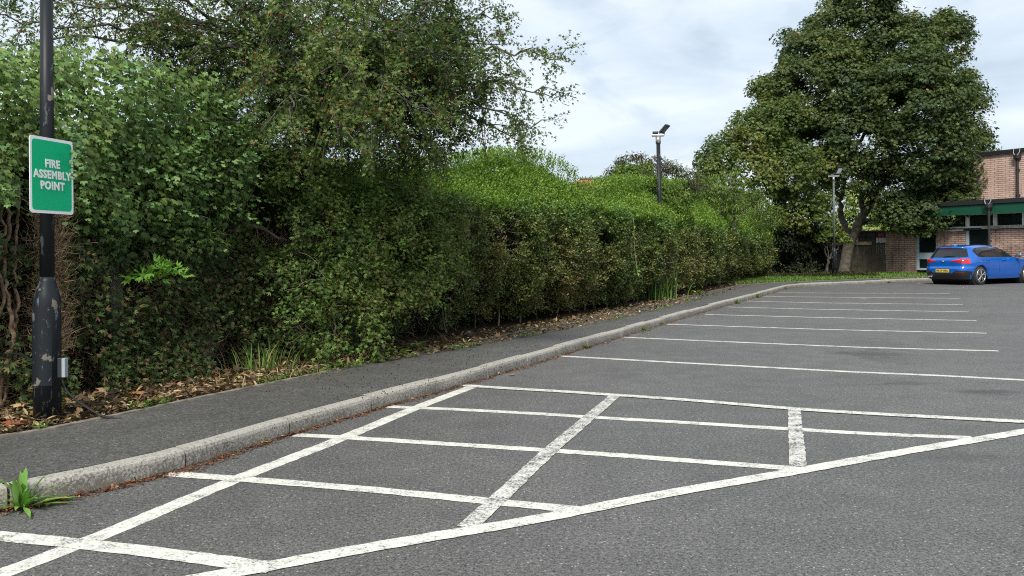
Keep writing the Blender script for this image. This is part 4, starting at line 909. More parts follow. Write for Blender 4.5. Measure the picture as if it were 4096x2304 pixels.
# maple
HAW_DY = 3.0
mb0 = V(3377, 1098, 41.2); maple = empty('maple_tree', tuple(mb0), 'tall broad maple with dense dark green crown and bare leaning trunk on the lawn', 'tree')
mbl = []
for (x, y, r, Y) in ((2150, 95, 140, 41), (2060, 150, 105, 40), (2250, 150, 140, 40), (2375, 105, 72, 41), (2385, 60, 45, 41), (2290, 250, 150, 39), (2400, 240, 85, 41), (2010, 240, 115, 40), (2100, 230, 140, 38.5), (2190, 330, 130, 38), (2060, 340, 110, 39), (2330, 350, 125, 38.5), (2410, 350, 80, 40), (2440, 430, 62, 39.5), (2380, 460, 85, 40), (2270, 450, 95, 40.5), (2300, 520, 70, 41), (2275, 530, 58, 39.4), (2335, 535, 60, 39.2), (2235, 540, 36, 40.4), (2400, 520, 48, 39.4), (2365, 560, 34, 39.2), (2400, 500, 45, 40), (2120, 430, 60, 40.5), (2180, 0, 80, 41), (1960, 300, 80, 40), (2010, 95, 50, 41)):
    k = K / FPX * Y; Y = max(Y, 38.1 + r * k) if x < 2230 else Y; k = K / FPX * Y * .89; mbl.append((VV(x, y, Y + rng.normal() * .5), (r * k, r * k * .95, r * k * .92)))
def maplecol(P, n, h):
    base = np.array([(.048, .072, .024), (.060, .088, .028), (.078, .106, .032), (.104, .124, .038), (.052, .082, .036)]); i = np.clip((h * 4.99).astype(int), 0, 4)
    warm = fbm(P, .35, 50, 2); i = np.where((warm < .5) & (i == 3), 1, i); c = base[i]; rare = rng.random(n) < .0015; c = np.where(rare[:, None], np.array((.30, .16, .05)), c)
    return np.clip(c * (1 + .22 * rng.normal(size=(n, 1))) * 1.12, .004, .5)
parts, mc = clumps(mbl, .60, .95, 110, .125, 'maple', maplecol, cull=.72, flat=.45)
foliage('crown', parts, M['leaf'], maple)
b = MB(); F0 = V(3404, 940, 41.2); 
b.tube(catmull([mb0 + (0, 0, -.1), mb0 + (0.0, 0, .12), mb0 + (.06, 0, .5), (mb0 + F0) / 2 + (-.02, 0, .1), F0], 5), list(np.interp(np.linspace(0, 1, 21), [0, .1, .25, .6, 1], [.44, .34, .27, .25, .25])), 16)
limb(b, [F0 + (-.02, 0, -.25), V(3440, 885, 41), V(3482, 815, 40.8), V(3515, 745, 40.6), V(3560, 690, 40.5), V(3640, 620, 40.5)], .20, .06)
limb(b, [F0 + (-.1, 0, -.2), V(3372, 880, 41.4), V(3362, 790, 41.6), V(3395, 650, 41.6), V(3400, 450, 41.5), V(3420, 200, 41.5)], .17, .05)
limb(b, [F0 + (.08, 0, -.25), V(3440, 900, 41.6), V(3500, 880, 42), V(3590, 840, 42), V(3700, 780, 42)], .17, .06)
limb(b, [V(3455, 850, 41), V(3445, 760, 41.2), V(3480, 640, 41.2), V(3560, 480, 41), V(3640, 300, 41)], .14, .04)
limb(b, [V(3365, 800, 41.5), V(3300, 690, 41), V(3230, 600, 40.6), V(3150, 480, 40.5)], .12, .04)
limb(b, [V(3395, 650, 41.6), V(3480, 520, 41), V(3700, 420, 41), V(3800, 330, 41)], .1, .03)
limb(b, [V(3515, 745, 40.6), V(3620, 720, 40), V(3750, 690, 39.6), V(3880, 680, 39.4)], .09, .03)
local(b.build('trunk', M['bark'], maple, True), maple)

# mixed hawthorn between hedge and maple
def tree(name, label, blobs, base, trunk_r, cr, dens, nleaf, ls, kind, colf, cat='tree', group=None, **kw):
    e = empty(name, tuple(base), label, cat, group); parts, c = clumps(blobs, cr, dens, nleaf, ls, kind, colf, **kw); foliage('crown', parts, M['leaf'], e)
    b = MB(); cs = np.mean([q[0] for q in blobs], 0); limb(b, [base, base + (cs - base) * .35, base + (cs - base) * .7 + (.1, 0, 0), cs], trunk_r, trunk_r * .4)
    for q in blobs[::2]: limb(b, [base + (cs - base) * .4, (base + (cs - base) * .6 + q[0]) / 2, q[0]], trunk_r * .45, trunk_r * .12, 6)
    local(b.build('trunk', M['bark_dark'], e, True), e); return e
def colmix(cols, sc_=.6, seed=60, j=.2, hi=1.0):
    def f(P, n, h):
        s = np.clip(.5 + (fbm(P, sc_, seed, 2) - .5) * 1.8 + (h - .5) * .7 + rng.normal(size=n) * .08, 0, .999); return palette(n, cols, jit=j, sel=s) * hi
    return f
hb_ = []
for (x, y, r, Y) in ((1900, 330, 75, 35), (1850, 380, 80, 34), (1960, 300, 75, 35.5), (1940, 260, 50, 36), (1800, 400, 55, 34), (1780, 430, 45, 33.5), (1900, 440, 85, 34.5), (1985, 420, 90, 34.5), (2040, 470, 75, 34.5), (2000, 520, 75, 35), (2060, 540, 50, 35), (1960, 550, 55, 36), (2065, 400, 55, 35.5), (1920, 210, 30, 36.5)):
    Y += HAW_DY; k = K / FPX * Y; Y = max(Y, 38.0 + r * k) if x > 2020 else Y; k = K / FPX * Y * .86; hb_.append((VV(x, y, Y + rng.normal() * .3), (r * k, r * k, r * k * .9)))
GM = [(.058, .088, .028), (.070, .108, .030), (.085, .13, .034), (.105, .150, .038), (.125, .165, .042), (.15, .165, .045)]
tree('hawthorn_tree', 'rounded hawthorn with yellowing leaves between the hedge end and the tall maple', hb_, V(3190, 1095, 39.5), .2, .36, .66, 50, .115, 'maple', colmix(GM, .45, 66), cull=.72, flat=.7, droop=.5)
# shrub in the gap below: deep shade put into its near-black leaf colours
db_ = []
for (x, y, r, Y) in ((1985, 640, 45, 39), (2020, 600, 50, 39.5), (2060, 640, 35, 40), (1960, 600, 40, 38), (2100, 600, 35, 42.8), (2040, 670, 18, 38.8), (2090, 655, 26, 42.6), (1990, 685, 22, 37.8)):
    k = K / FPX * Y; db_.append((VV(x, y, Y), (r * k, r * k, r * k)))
tree('painted_shade_shrub', 'shrub with deep shade put into its leaf colour, filling the gap between the hedge end and far lamp column', db_, V(3200, 1098, 39.6), .12, .30, 1.0, 46, .13, 'rhomb', colmix([(.010, .016, .008), (.014, .022, .010), (.02, .03, .014), (.024, .034, .014)], 1, 70), 'shrub', cull=.75, side=-.6, inner=.6)
# shrubs behind the hedge
def shrub(name, label, lst, cols, ls, kind='rhomb', cr=.22, nl=40, dens=.6, cat='shrub', hi=1.0, group=None, **kw):
    bl = []
    for (x, y, r, Y) in lst: k = K / FPX * Y; bl.append((VV(x, y, Y), (r * k, r * k, r * k)))
    x, y, r, Y = lst[0]; base = VV(x, y, Y); base[2] = .1
    return tree(name, label, bl, base, .07, cr, dens, nl, ls, kind, colmix(cols, .8, 75, .22, hi), cat, group, **kw)
shrub('red_leaved_shrub', 'dark reddish shrub behind the hedge, left of the leaning lamp column', [(1590, 425, 42, 24), (1550, 440, 34, 24), (1625, 430, 30, 24.5), (1540, 470, 30, 24)], [(.045, .06, .028), (.06, .05, .03), (.085, .06, .035), (.05, .075, .03), (.12, .11, .05)], .085, 'long', .16, 26)
shrub('red_leaved_shrub', 'dark purple brown shrub behind the hedge, right of the leaning lamp column', [(1690, 440, 38, 25), (1660, 425, 34, 25), (1730, 445, 26, 25.5), (1715, 480, 36, 25), (1760, 470, 24, 26)], [(.035, .05, .022), (.05, .045, .03), (.045, .065, .028), (.07, .065, .035), (.11, .13, .05)], .085, 'long', .16, 26)
shrub('green_bush', 'yellow green bush rising above the hedge in front of the reddish shrub', [(1590, 470, 48, 22), (1615, 445, 38, 22), (1575, 440, 28, 22), (1640, 500, 45, 21.5), (1700, 505, 40, 22)], [(.075, .135, .025), (.09, .165, .03), (.12, .19, .035), (.10, .14, .03)], .06, 'oval', .15, 40)
shrub('green_bush', 'bushy green sapling growth above the hedge directly right of the overhanging berry tree', [(1250, 430, 50, 15.5), (1300, 420, 38, 15.5), (1215, 420, 38, 15), (1350, 442, 28, 16)], [(.06, .115, .024), (.08, .15, .028), (.105, .18, .034), (.07, .11, .03)], .045, 'oval', .12, 40)
shrub('leafy_sapling', 'pale feathery sapling leaning over the hedge before the yellowing hawthorn', [(1800, 470, 30, 28), (1850, 450, 22, 28), (1790, 500, 34, 28), (1840, 500, 36, 28.5), (1890, 510, 40, 30), (1930, 540, 36, 31)], [(.09, .14, .035), (.11, .17, .035), (.15, .22, .06), (.09, .13, .035)], .10, 'long', .22, 36)
shrub('pale_bush', 'pale green bush beyond the annex, seen under the maple crown', [(2235, 560, 40, 54), (2260, 555, 30, 54), (2205, 575, 30, 54), (2170, 500, 26, 55), (2150, 490, 28, 56), (2200, 520, 24, 56), (2130, 550, 26, 56), (2160, 570, 26, 56), (2100, 560, 22, 56)], [(.20, .28, .06), (.26, .33, .09), (.30, .36, .12)], .22, 'rhomb', .35, 34)  # light green leaf colours
shrub('pale_bush', 'light green sapling with low leaves left of the maple trunk', [(2075, 588, 16, 38.5), (2095, 580, 14, 38.4), (2060, 600, 11, 38.4), (2118, 596, 12, 38.6), (2132, 602, 8, 38.8)], [(.10, .15, .04), (.16, .21, .05), (.2, .25, .07)], .09, 'maple', .16, 22, inner=0)
# ------------------------------------------------------------------ near left : ivy, shrub, berried hawthorn
t0, t1 = 0.0, tA
def near_core(g): return np.interp(u2(g), [-400, 0, 400, 560, 1000], [2.3, 2.3, 2.3, 2.5, 2.3])
ivy = empty('ivy_thicket', (*HL.at(2.0), .1), 'ivy thicket with pale lobed leaves and brown stems behind the green sign', 'ivy')
coresheet('dark_core_sheet', t0, tA + .6, near_core, lambda g, z: .55 + .12 * (fbm(np.stack([g, z, 0 * g], -1), 2.5, 4, 2) - .5) + .15 * (z < 1.3), .05, ivy, 1.6, 90, 16)
IV = [(.074, .130, .036), (.104, .176, .046), (.150, .235, .062), (.205, .295, .088), (.048, .086, .027)]
def ivycol(P, n, t): 
    s = np.clip(.45 + (fbm(P, 1.1, 80, 2) - .5) * 1.6 + (P[:, 2] - 2.0) * .22 + rng.normal(size=n) * .18, 0, .999)
    return palette(n, [IV[4], IV[0], IV[1], IV[2], IV[3]], jit=.16, sel=s)
def ivy_d(t, z):
    P = np.stack([t, z, 0 * t], -1); return .26 - .55 * (fbm(P, 1.7, 14, 2) - .35) * 1.7 - .22 * (fbm(P, 5.5, 15, 2) - .5) - .22 * np.clip((z - 1.15) / .5, 0, 1) + .2 * np.clip((z - 2.4) / .6, 0, 1)
tI = t_of(640)
n = 11000; t = t0 + (tI - t0) * rng.random(n); z = 1.16 + 1.75 * rng.random(n); d = ivy_d(t, z); hole = fbm(np.stack([t, z, 0 * t], -1), 2.2, 90, 3)
keep = (hole < .66) & (rng.random(n) < np.interp(t / tI, [0, .6, 1], [1, .9, .15])) & (z < np.interp(u2(t), [-300, 0, 150, 350, 640], [2.45, 2.5, 2.6, 2.75, 2.9]) + .25 * fbm(np.c_[t, t * 0, t * 0], 3, 6, 2) + .1 * rng.random(n)); t, z, d = t[keep], z[keep], d[keep]; n = len(t)
P = HP(t, d + .10 * rng.random(n) + .35 * (rng.random(n) < .25), z); o = outn(t)
parts = []
for k in range(5):
    q = P + rdir(n) * .07; N = nrm(o * .9 + np.array((0, 0, .65)) + rdir(n) * .45); D = nrm(np.array((0, 0, -.9)) + o * .35 + rdir(n) * .6)
    parts.append(leaf_arrays(q, D, N, .041 * (.55 + .9 * rng.random(n)), 'ivy', ivycol(q, n, 0)))
# trailing shoots that arch out of the mass
n = 190; t = rng.random(n) * tI; z = 1.5 + 1.3 * rng.random(n); P = HP(t, ivy_d(t, z), z)
parts += sprigs(P, outn(t) * .9 + rdir(n) * .5 + np.array((0, 0, .25)), .24 + .1 * rng.random(n), 9, .036, 'ivy', lambda P, n, t: palette(n, [(.12, .22, .07), (.15, .25, .09)]), up=.8)
# shoots over the top corner of the sign
sp = np.array([V(300, 520, 6.6) + rng.normal(size=3) * (.05, .05, .05) for _ in range(9)]); sdst = np.array([V(rng.uniform(280, 335), rng.uniform(545, 640), 5.78) for _ in range(9)])
parts += sprigs(sp, sdst - sp, np.linalg.norm(sdst - sp, axis=1) * 1.05, 14, .034, 'ivy', lambda P, n, t: palette(n, [(.09, .17, .06), (.12, .21, .08)]), up=.8)
foliage('foliage', parts, M['leaf_gloss'], ivy)
# sparse dark lower ivy
n = 15000; t = t_of(0) - 1.2 + (t_of(900) - t_of(0) + 1.2) * rng.random(n); z = .12 + 1.2 * rng.random(n); hole = fbm(HP(t, 0, z), 2.6, 33, 3); keep = (hole < .60) & (rng.random(n) < np.interp(u2(t), [-200, 60, 230, 330, 1000], [.35, .20, .25, .55, .9]) + .5 * (z < .5)); t, z = t[keep], z[keep]; n = len(t)
P = HP(t, .16 - .1 * rng.random(n) - .35 * np.clip(.5 - z, 0, 1) + .15 * (fbm(HP(t, 0, z), 2, 3, 2) - .5), z); o = outn(t)
def lowcol(P, n, t): return palette(n, [(.035, .060, .020), (.052, .085, .026), (.075, .11, .034), (.10, .13, .04), (.18, .13, .065), (.11, .16, .05)], [3, 3, 2.6, 1.5, 2.2, .8])
parts = []
for k in range(2):
    q = P + rdir(n) * .04; parts.append(leaf_arrays(q, nrm(o * .5 + rdir(n) * .9 + (0, 0, -.2)), nrm(o * .8 + (0, 0, .6) + rdir(n) * .5), .042 * (.6 + .8 * rng.random(n)), 'lobed', lowcol(q, n, 0)))
foliage('sparse_lower_leaves', parts, M['leaf'], ivy)
n = 3600; t = t_of(0) - 1 + (t_of(1000) - t_of(0) + 1) * rng.random(n); z = .1 + 1.3 * rng.random(n); A_ = HP(t, .34 + .1 * rng.random(n), z); B_ = A_ + nrm(rdir(n) + outn(t) * .4 + (0, 0, .5)) * (.10 + .28 * rng.random(n))[:, None]
sticks('dead_stems', A_, B_, .0035, .0015, M['twig'], ivy, (.30, .22, .135), 4, .022)
b = MB()
for (x, y0, y1, r) in ((148, 590, 890, .045), (160, 600, 900, .032), (135, 600, 800, .04), (40, 640, 1000, .016), (18, 660, 960, .012), (62, 640, 980, .012), (168, 600, 850, .02)):
    ts_ = t_of(x); p = [HP(ts_ + rng.normal() * .03, .10 + rng.normal() * .02, zz) for zz in np.linspace(.1, 1.75, 7)]; limb(b, p, r * 1.1, r * .8, 7, .008)
local(b.build('stems', grimy('ivy_stem_bark', (.10, .065, .04), (.28, .19, .12), 26, .95, bs=.8), ivy, True), ivy)
n = 2600; t = t_of(148) + rng.normal(size=n) * .07; z = .5 + 1.25 * rng.random(n); A_ = HP(t, .04 + .05 * rng.random(n), z); B_ = A_ + nrm(rdir(n) * .8 + (0, 0, .7)) * (.05 + .1 * rng.random(n))[:, None]
sticks('root_fibres', A_, B_, .003, .001, M['twig'], ivy, (.30, .21, .13), 3, .012)

# wire fence half buried in the growth
wf = empty('chain_link_fence', (*HL.off(2.0, .12), .1), 'rusty chain link fence half hidden in dark lower ivy, right of nearest column', 'fence')
ta, tb = t_of(180), t_of(1040); A_, B_ = [], []; zt_ = 1.55; step = .085
for g in np.arange(ta - 1.5, tb, step):
    for sgn in (1, -1):
        a, e2 = (g, g + 1.45) if sgn > 0 else (g + 1.45, g); c0, c1 = max(min(a, e2), ta), min(max(a, e2), tb)
        if c1 <= c0: continue
        za = lambda q: .1 + (q - a) / (e2 - a) * 1.45; A_.append(HP(c0, .24, za(c0))); B_.append(HP(c1, .24, za(c1)))
sticks('wire_mesh', np.array(A_), np.array(B_), .0016, .0016, M['twig'], wf, (.10, .09, .08), 3, 0.0)
M['concpost'] = grimy('old_concrete_post', (.14, .14, .12), (.30, .29, .27), 12, .95)
for x in (380, 600, 820):
    b = MB(); q = HP(t_of(x), .42, .8); b.box(q, (.10, .10, 1.5), .5); local(b.build('post', M['concpost'], wf, bevel=.008), wf)

# mid shrub
ms = []
for (x, y, r, Y) in ((420, 440, 85, 7.7), (530, 470, 75, 8.1), (650, 410, 75, 8.6), (760, 450, 85, 8.8), (880, 490, 85, 9.2), (790, 560, 70, 8.8), (420, 560, 70, 7.6), (500, 610, 50, 7.9), (600, 560, 30, 8.4), (690, 690, 50, 8.6), (800, 720, 75, 8.6), (890, 770, 60, 8.9), (880, 640, 75, 9.0), (960, 600, 70, 9.3), (350, 320, 85, 8.1), (270, 380, 70, 7.6), (1000, 500, 70, 9.8), (760, 810, 40, 8.5), (960, 740, 60, 9.3), (560, 350, 80, 8.7), (700, 330, 80, 9.3), (860, 380, 80, 9.8), (470, 330, 60, 8.6), (1010, 430, 60, 10.2), (1040, 540, 70, 10.3), (1065, 630, 70, 10.3), (1050, 720, 60, 10.0), (1120, 590, 60, 10.9), (1110, 680, 55, 10.6), (830, 860, 30, 8.6), (930, 845, 28, 8.9), (620, 640, 34, 8.6)):
    k = K / FPX * Y; ms.append((VV(x, y, Y + .1), (r * k, r * k, r * k)))
SH = [(.052, .090, .024), (.072, .120, .029), (.100, .160, .038), (.140, .21, .052), (.13, .15, .042)]
mid = empty('hawthorn_shrub', (*HL.at(t_of(700)), .1), 'dense green shrub with small lobed leaves between the ivy and the clipped hedge', 'shrub')
parts, c = clumps(ms, .15, .62, 56, .037, 'lobed', colmix(SH, 1.3, 91, .2), cull=.74, flat=.75, side=-.1, inner=.05, droop=.2)
n = 700; i = rng.integers(0, len(ms), n); A_ = np.array([ms[j][0] for j in i]) + rdir(n) * np.array([ms[j][1][0] for j in i])[:, None] * .95; D = nrm(A_ - np.array([ms[j][0] for j in i])) + (0, -.3, .35)
parts += sprigs(A_, D, .16, 7, .042, 'lobed', lambda P, n, t: palette(n, [(.09, .16, .035), (.12, .20, .045), (.15, .22, .06)]), up=.6)
foliage('foliage', parts, M['leaf'], mid)
A_ = np.array([V(600 + rng.normal() * 55, 1085 + rng.normal() * 14, 7.3 + rng.normal() * .05) for _ in range(16)])
foliage('fresh_shoots', sprigs(A_, np.array((.4, -.7, .2)) + rdir(16) * .6, .12, 6, .07, 'lobed', lambda P, n, t: palette(n, [(.16, .34, .05), (.20, .40, .07)], jit=.1), up=1.1), M['leaf'], mid)
n = 420; i = rng.integers(0, len(ms), n); A_ = np.array([ms[j][0] for j in i]) + rdir(n) * np.array([ms[j][1][0] for j in i])[:, None] * .8; B_ = A_ + nrm(rdir(n) + (0, -.4, .3)) * .28
sticks('twigs', A_, B_, .004, .0015, M['twig'], mid, (.17, .14, .10), 4, .02)
b = MB()
for (a, bb2, c2) in (((560, 900, 9.0), (600, 560, 8.9), (680, 400, 9.2)), ((720, 900, 9.2), (760, 640, 9.1), (860, 450, 9.4)), ((480, 640, 8.4), (600, 565, 8.4), (720, 600, 8.7)), ((640, 660, 8.6), (720, 720, 8.7), (820, 700, 8.9))):
    limb(b, [VV(*a), VV(*bb2), VV(*c2)], .035, .012, 7, .015)
local(b.build('stems', M['bark_dark'], mid, True), mid)

# berried hawthorn tree overhanging everything
hw = empty('berried_hawthorn', tuple(HP(t_of(830), 1.0, .1)), 'large hawthorn with red berries arching over the hedge and pavement, sprays against the sky', 'tree')
hb0 = np.array(hw.location); fork = VV(800, 330, 10.0); b = MB()
b.tube(catmull([hb0, (hb0 + fork) / 2 + (.1, 0, 0), fork], 6), list(np.linspace(.16, .11, 13)), 12)
TIPS = [(1440, 150, 8.6), (1425, 245, 8.8), (1375, 325, 9.0), (1335, 355, 9.4), (1300, 40, 9), (1200, 330, 9.8), (1310, 110, 9.8), (1290, 205, 9.4), (1150, 150, 8.8), (1000, -60, 9.5), (1190, -20, 9), (850, -120, 8.4), (600, -100, 8), (935, 325, 7.8), (860, 335, 7.7), (720, 285, 7.6), (1010, 230, 8), (640, 200, 7.6), (500, 120, 8), (340, 40, 8), (120, 10, 7.6), (20, 70, 7.3), (-80, -30, 7.5), (230, -60, 8), (450, -60, 8), (780, 110, 7.8), (1110, 300, 8.6), (1080, 60, 8.5), (900, 180, 7.6), (560, 240, 8.4), (1060, 370, 9.3), (400, 190, 8.8), (-60, 120, 8), (700, 20, 8), (950, 90, 8.2), (1230, 230, 9.1), (1180, 80, 9.6), (330, 110, 8.2), (1000, 150, 9.2), (820, 230, 8.4), (1230, 130, 8.6), (1130, 230, 9.6), (1110, 390, 9.4)]
sA, sD, sL = [], [], []; lf, ld_, ll = [], [], []
def segs(p0, p1, r0, r1): b.tube(np.linspace(p0, p1, 3) if False else [p0, p1], [r0, r1], 5, False)
for (x, y, Y) in TIPS:
    x = x - 34 * (x > 1150)
    tip = VV(x, y, Y); L = tip - fork; ln = np.linalg.norm(L); side_ = x > 1150
    c1 = fork + L * .30 + (0, 0, .40 * ln * .35 + .12); c2 = fork + L * .70 + (0, 0, .18 * ln * .5 + .08)
    p = catmull([fork, c1, c2, tip], 7); p[1:-1] += rng.normal(size=p[1:-1].shape) * .025; b.tube(p, list(np.linspace(.032, .004, len(p))), 6, False)
    m_ = len(p); n2 = 17 if not side_ else 18
    for q in range(n2):
        f = .22 + .78 * (q + rng.random()) / n2; i = min(int(f * (m_ - 1)), m_ - 2); a = p[i] + (p[i + 1] - p[i]) * (f * (m_ - 1) - i); td = nrm(p[i + 1] - p[i]); sdv = nrm(td * .75 + rdir(1)[0] * .8 + (0, 0, -.12))
        sl = (.62 * (1.18 - f) + .16) * (.7 + .6 * rng.random()) * (1 if not side_ else .72); mid_ = a + sdv * sl * .5 + (0, 0, .03); e2 = a + sdv * sl + (0, 0, -.10 * sl)
        b.tube([a, mid_, e2], [.008, .0055, .003], 4, False)
        n3 = 7
        for r_ in range(n3):
            g = (r_ + .6) / n3; a3 = a + (e2 - a) * g; d3 = nrm(nrm(e2 - a) * .7 + rdir(1)[0] * .8); l3 = (.12 + .16 * rng.random()); lf.append(a3); ld_.append(d3); ll.append(l3)
        lf.append(e2); ld_.append(nrm(e2 - mid_)); ll.append(.14)
    lf.append(tip); ld_.append(nrm(p[-1] - p[-2])); ll.append(.16)
local(b.build('trunk', grimy('grey_hawthorn_bark', (.04, .036, .03), (.11, .10, .085), 14, .9), hw, True), hw)
lf, ld_, ll = np.array(lf), np.array(ld_), np.array(ll); n = len(lf); print('hawthorn sprigs', n)
HC = [(.060, .096, .028), (.078, .122, .032), (.102, .152, .040), (.135, .188, .055), (.18, .225, .075)]
def hawcol(P, n, t):
    s = np.clip(.38 + (fbm(P, 1.2, 22, 2) - .5) * 1.5 + .22 * np.clip((8.3 - P[:, 1]), -.5, 1) + rng.normal(size=n) * .2, 0, .999); return palette(n, HC, jit=.18, sel=s)
parts = sprigs(lf, ld_, ll, 9, .036, 'lobed', hawcol, up=.5, spread=.9)
dense = VV(0, 0, 1)
# short leafy spurs filling the heart of the crown
Bc = [(820, 150, 150, 9.2), (650, 120, 130, 9.0), (960, 180, 130, 9.4), (1050, 120, 110, 9.6), (760, 280, 110, 9.4), (930, 300, 100, 9.6), (500, 200, 110, 8.9), (1060, 270, 90, 9.8), (600, 300, 90, 9.0), (420, 120, 60, 8.8), (860, 20, 120, 9.4), (1050, 10, 90, 9.6), (660, 0, 110, 9.2), (1150, 200, 70, 10), (1020, 380, 60, 10), (1130, 110, 70, 9.8), (1110, 320, 70, 9.9), (1170, 170, 50, 9.9), (560, 290, 80, 9.2), (700, 380, 80, 9.6)]
hb2 = [(VV(x, y, Y), (r * K / FPX * Y,) * 3) for x, y, r, Y in Bc]
pp, cc3 = clumps(hb2, .16, .56, 28, .037, 'lobed', lambda P, n, h: hawcol(P, n, 0) * .92, cull=.7, flat=.8, side=-.6, inner=.5); parts += pp
foliage('crown', parts, M['leaf'], hw)
# berries in clusters
sel = rng.random(n) < np.where(lf[:, 1] < 8.3, .30, .12); bc = lf[sel] + ld_[sel] * (ll[sel] * .8)[:, None]; nb2 = 5; idx = np.repeat(np.arange(len(bc)), nb2); Pb = bc[idx] + rdir(len(idx)) * .022 - (0, 0, .012)
OV = np.array([(1, 0, 0), (.31, .95, 0), (-.81, .59, 0), (-.81, -.59, 0), (.31, -.95, 0), (0, 0, 1.1), (0, 0, -1.1)]) * .0052; OQ = []
for k in range(5): OQ += [(k, (k + 1) % 5, 5), ((k + 1) % 5, k, 6)]
OQ = np.array(OQ); vs = (Pb[:, None] + OV[None] * (.8 + .5 * rng.random((len(Pb), 1, 1)))).reshape(-1, 3); F = (OQ[None] + (np.arange(len(Pb)) * 7)[:, None, None]).reshape(-1, 3)
bcol = np.repeat(palette(len(Pb), [(.34, .035, .02), (.42, .07, .03), (.30, .12, .04), (.22, .02, .02)]), 7, 0)
ob = npmesh('berries', vs, F, mat('berry_skin', (.3, .03, .02), .3), hw, bcol); nt = ob.data.materials[0].node_tree; an_ = nt.nodes.new('ShaderNodeAttribute'); an_.attribute_name = 'Col'; lk(nt, an_.outputs['Color'], nt.nodes['Principled BSDF'].inputs['Base Color']); local(ob, hw); ob['kind'] = 'stuff'

# ------------------------------------------------------------------ ground layer
def blades(P, H, W, D, lean, col, seg=3):
    n = len(P); Dn = nrm(np.c_[D[:, :2], np.zeros(n)]); S_ = np.stack([-Dn[:, 1], Dn[:, 0], np.zeros(n)], 1); rows = []
    for k in range(seg + 1):
        f = k / seg; q = P + Dn * (H * lean * f * f)[:, None] + np.array((0, 0, 1.)) * (H * (f - .28 * lean * f * f))[:, None]; w_ = (W * (1 - f ** 1.6) * (.55 + .9 * f if f < .5 else 1) + .0006)[:, None] * .5
        rows += [q - S_ * w_, q + S_ * w_]
    vs = np.stack(rows, 1); m_ = 2 * (seg + 1); Q = np.array([(2 * k, 2 * k + 1, 2 * k + 3, 2 * k + 2) for k in range(seg)]); F = (Q[None] + (np.arange(n) * m_)[:, None, None]).reshape(-1, 4)
    return vs.reshape(-1, 3), F, np.repeat(col, m_, 0)
def tuft(name, label, c, n, H, W, cols, lean=.5, spread=.1, cat='grass tuft', group=None, long_=(1, 1)):
    c = np.array(c, float); e = empty(name, tuple(c), label, cat, group); D = rdir(n); P = c + np.c_[rng.normal(size=(n, 2)) * spread * np.array(long_), np.zeros(n)]; D[:, :2] += (P - c)[:, :2] / (spread + 1e-6) * .4
    foliage('blades', [blades(P, H * (.45 + .75 * rng.random(n)), W * (.7 + .6 * rng.random(n)), D, lean * (.3 + 1.2 * rng.random(n)), palette(n, cols))], M['leaf'], e); return e
GC = [(.07, .15, .03), (.10, .20, .04), (.14, .24, .06), (.24, .24, .09)]
ed_dir = EDGE.tan(t_of(1000)); 
q = G(1050, 1490, .12); tuft('grass_tuft', 'long green grass tuft with dry straw base at the verge below the hawthorn shrub', q, 95, .30, .017, GC, .5, .10, long_=(2.0, 1.4))
q2 = G(950, 1530, .12); tuft('dry_grass_tuft', 'dry straw coloured grass clump lying at the pavement edge left of long green grass', q2, 60, .16, .008, [(.38, .29, .14), (.46, .37, .2), (.28, .22, .10)], 1.4, .13, long_=(2.2, 1))
q = G(1160, 1500, .12); tuft('dry_grass_tuft', 'dry straw coloured grass clump lying at the pavement edge right of long green grass', q, 55, .16, .008, [(.38, .29, .14), (.46, .37, .2), (.20, .22, .08)], 1.3, .12, long_=(1.6, 1))
q = G(2632, 1202, .12); tuft('grass_tuft', 'green grass tuft at the foot of the leaning lamp column', q, 90, .75, .03, GC[:3] + [(.05, .10, .03)], .5, .16, long_=(1.6, 1))
# dock-like plant at the kerb, near left
def rosette(name, label, c, n, L0, W0, cols, up=.9, cat='weed', group=None, kind='long', nl=1):
    e = empty(name, tuple(c), label, cat, group); a = rng.random(n) * 6.283; el = np.clip(up * (.15 + .95 * rng.random(n)), .08, 1.45); D = np.c_[np.cos(a) * np.cos(el), np.sin(a) * np.cos(el), np.sin(el)]
    H = L0 * (.5 + .6 * rng.random(n)); P = np.tile(np.array(c, float), (n, 1)) + rng.normal(size=(n, 3)) * (.012, .012, 0)
    rows = []; S_ = nrm(np.cross(D, (0, 0, 1.))); Nn = np.cross(S_, D); seg = 5
    for k in range(seg + 1):
        f = k / seg; q = P + D * (H * f)[:, None] - np.array((0, 0, 1.)) * (H * .28 * f * f)[:, None]; q[:, 2] = np.maximum(q[:, 2], c[2] + .004); w_ = W0 * [.25, .5, .85, 1, .75, .05][k] * (.7 + .5 * rng.random(n))[:, None] * .5
        rows += [q - S_ * w_ + Nn * w_ * .4, q, q + S_ * w_ + Nn * w_ * .4]
    vs = np.stack(rows, 1); Q = np.array([(3 * k + j, 3 * k + j + 1, 3 * k + 4 + j, 3 * k + 3 + j) for k in range(seg) for j in (0, 1)]); F = (Q[None] + (np.arange(n) * 18)[:, None, None]).reshape(-1, 4)
    foliage('leaves', [(vs.reshape(-1, 3), F, np.repeat(palette(n, cols), 18, 0))], M['leaf'], e); return e
pk = G(85, 2035); rosette('dock_plant', 'strappy green plant growing in the gutter against the kerb at far left foreground', pk + (0, .0, 0), 44, .27, .026, [(.12, .24, .05), (.16, .30, .07), (.21, .34, .09)], 1.45, 'plant')
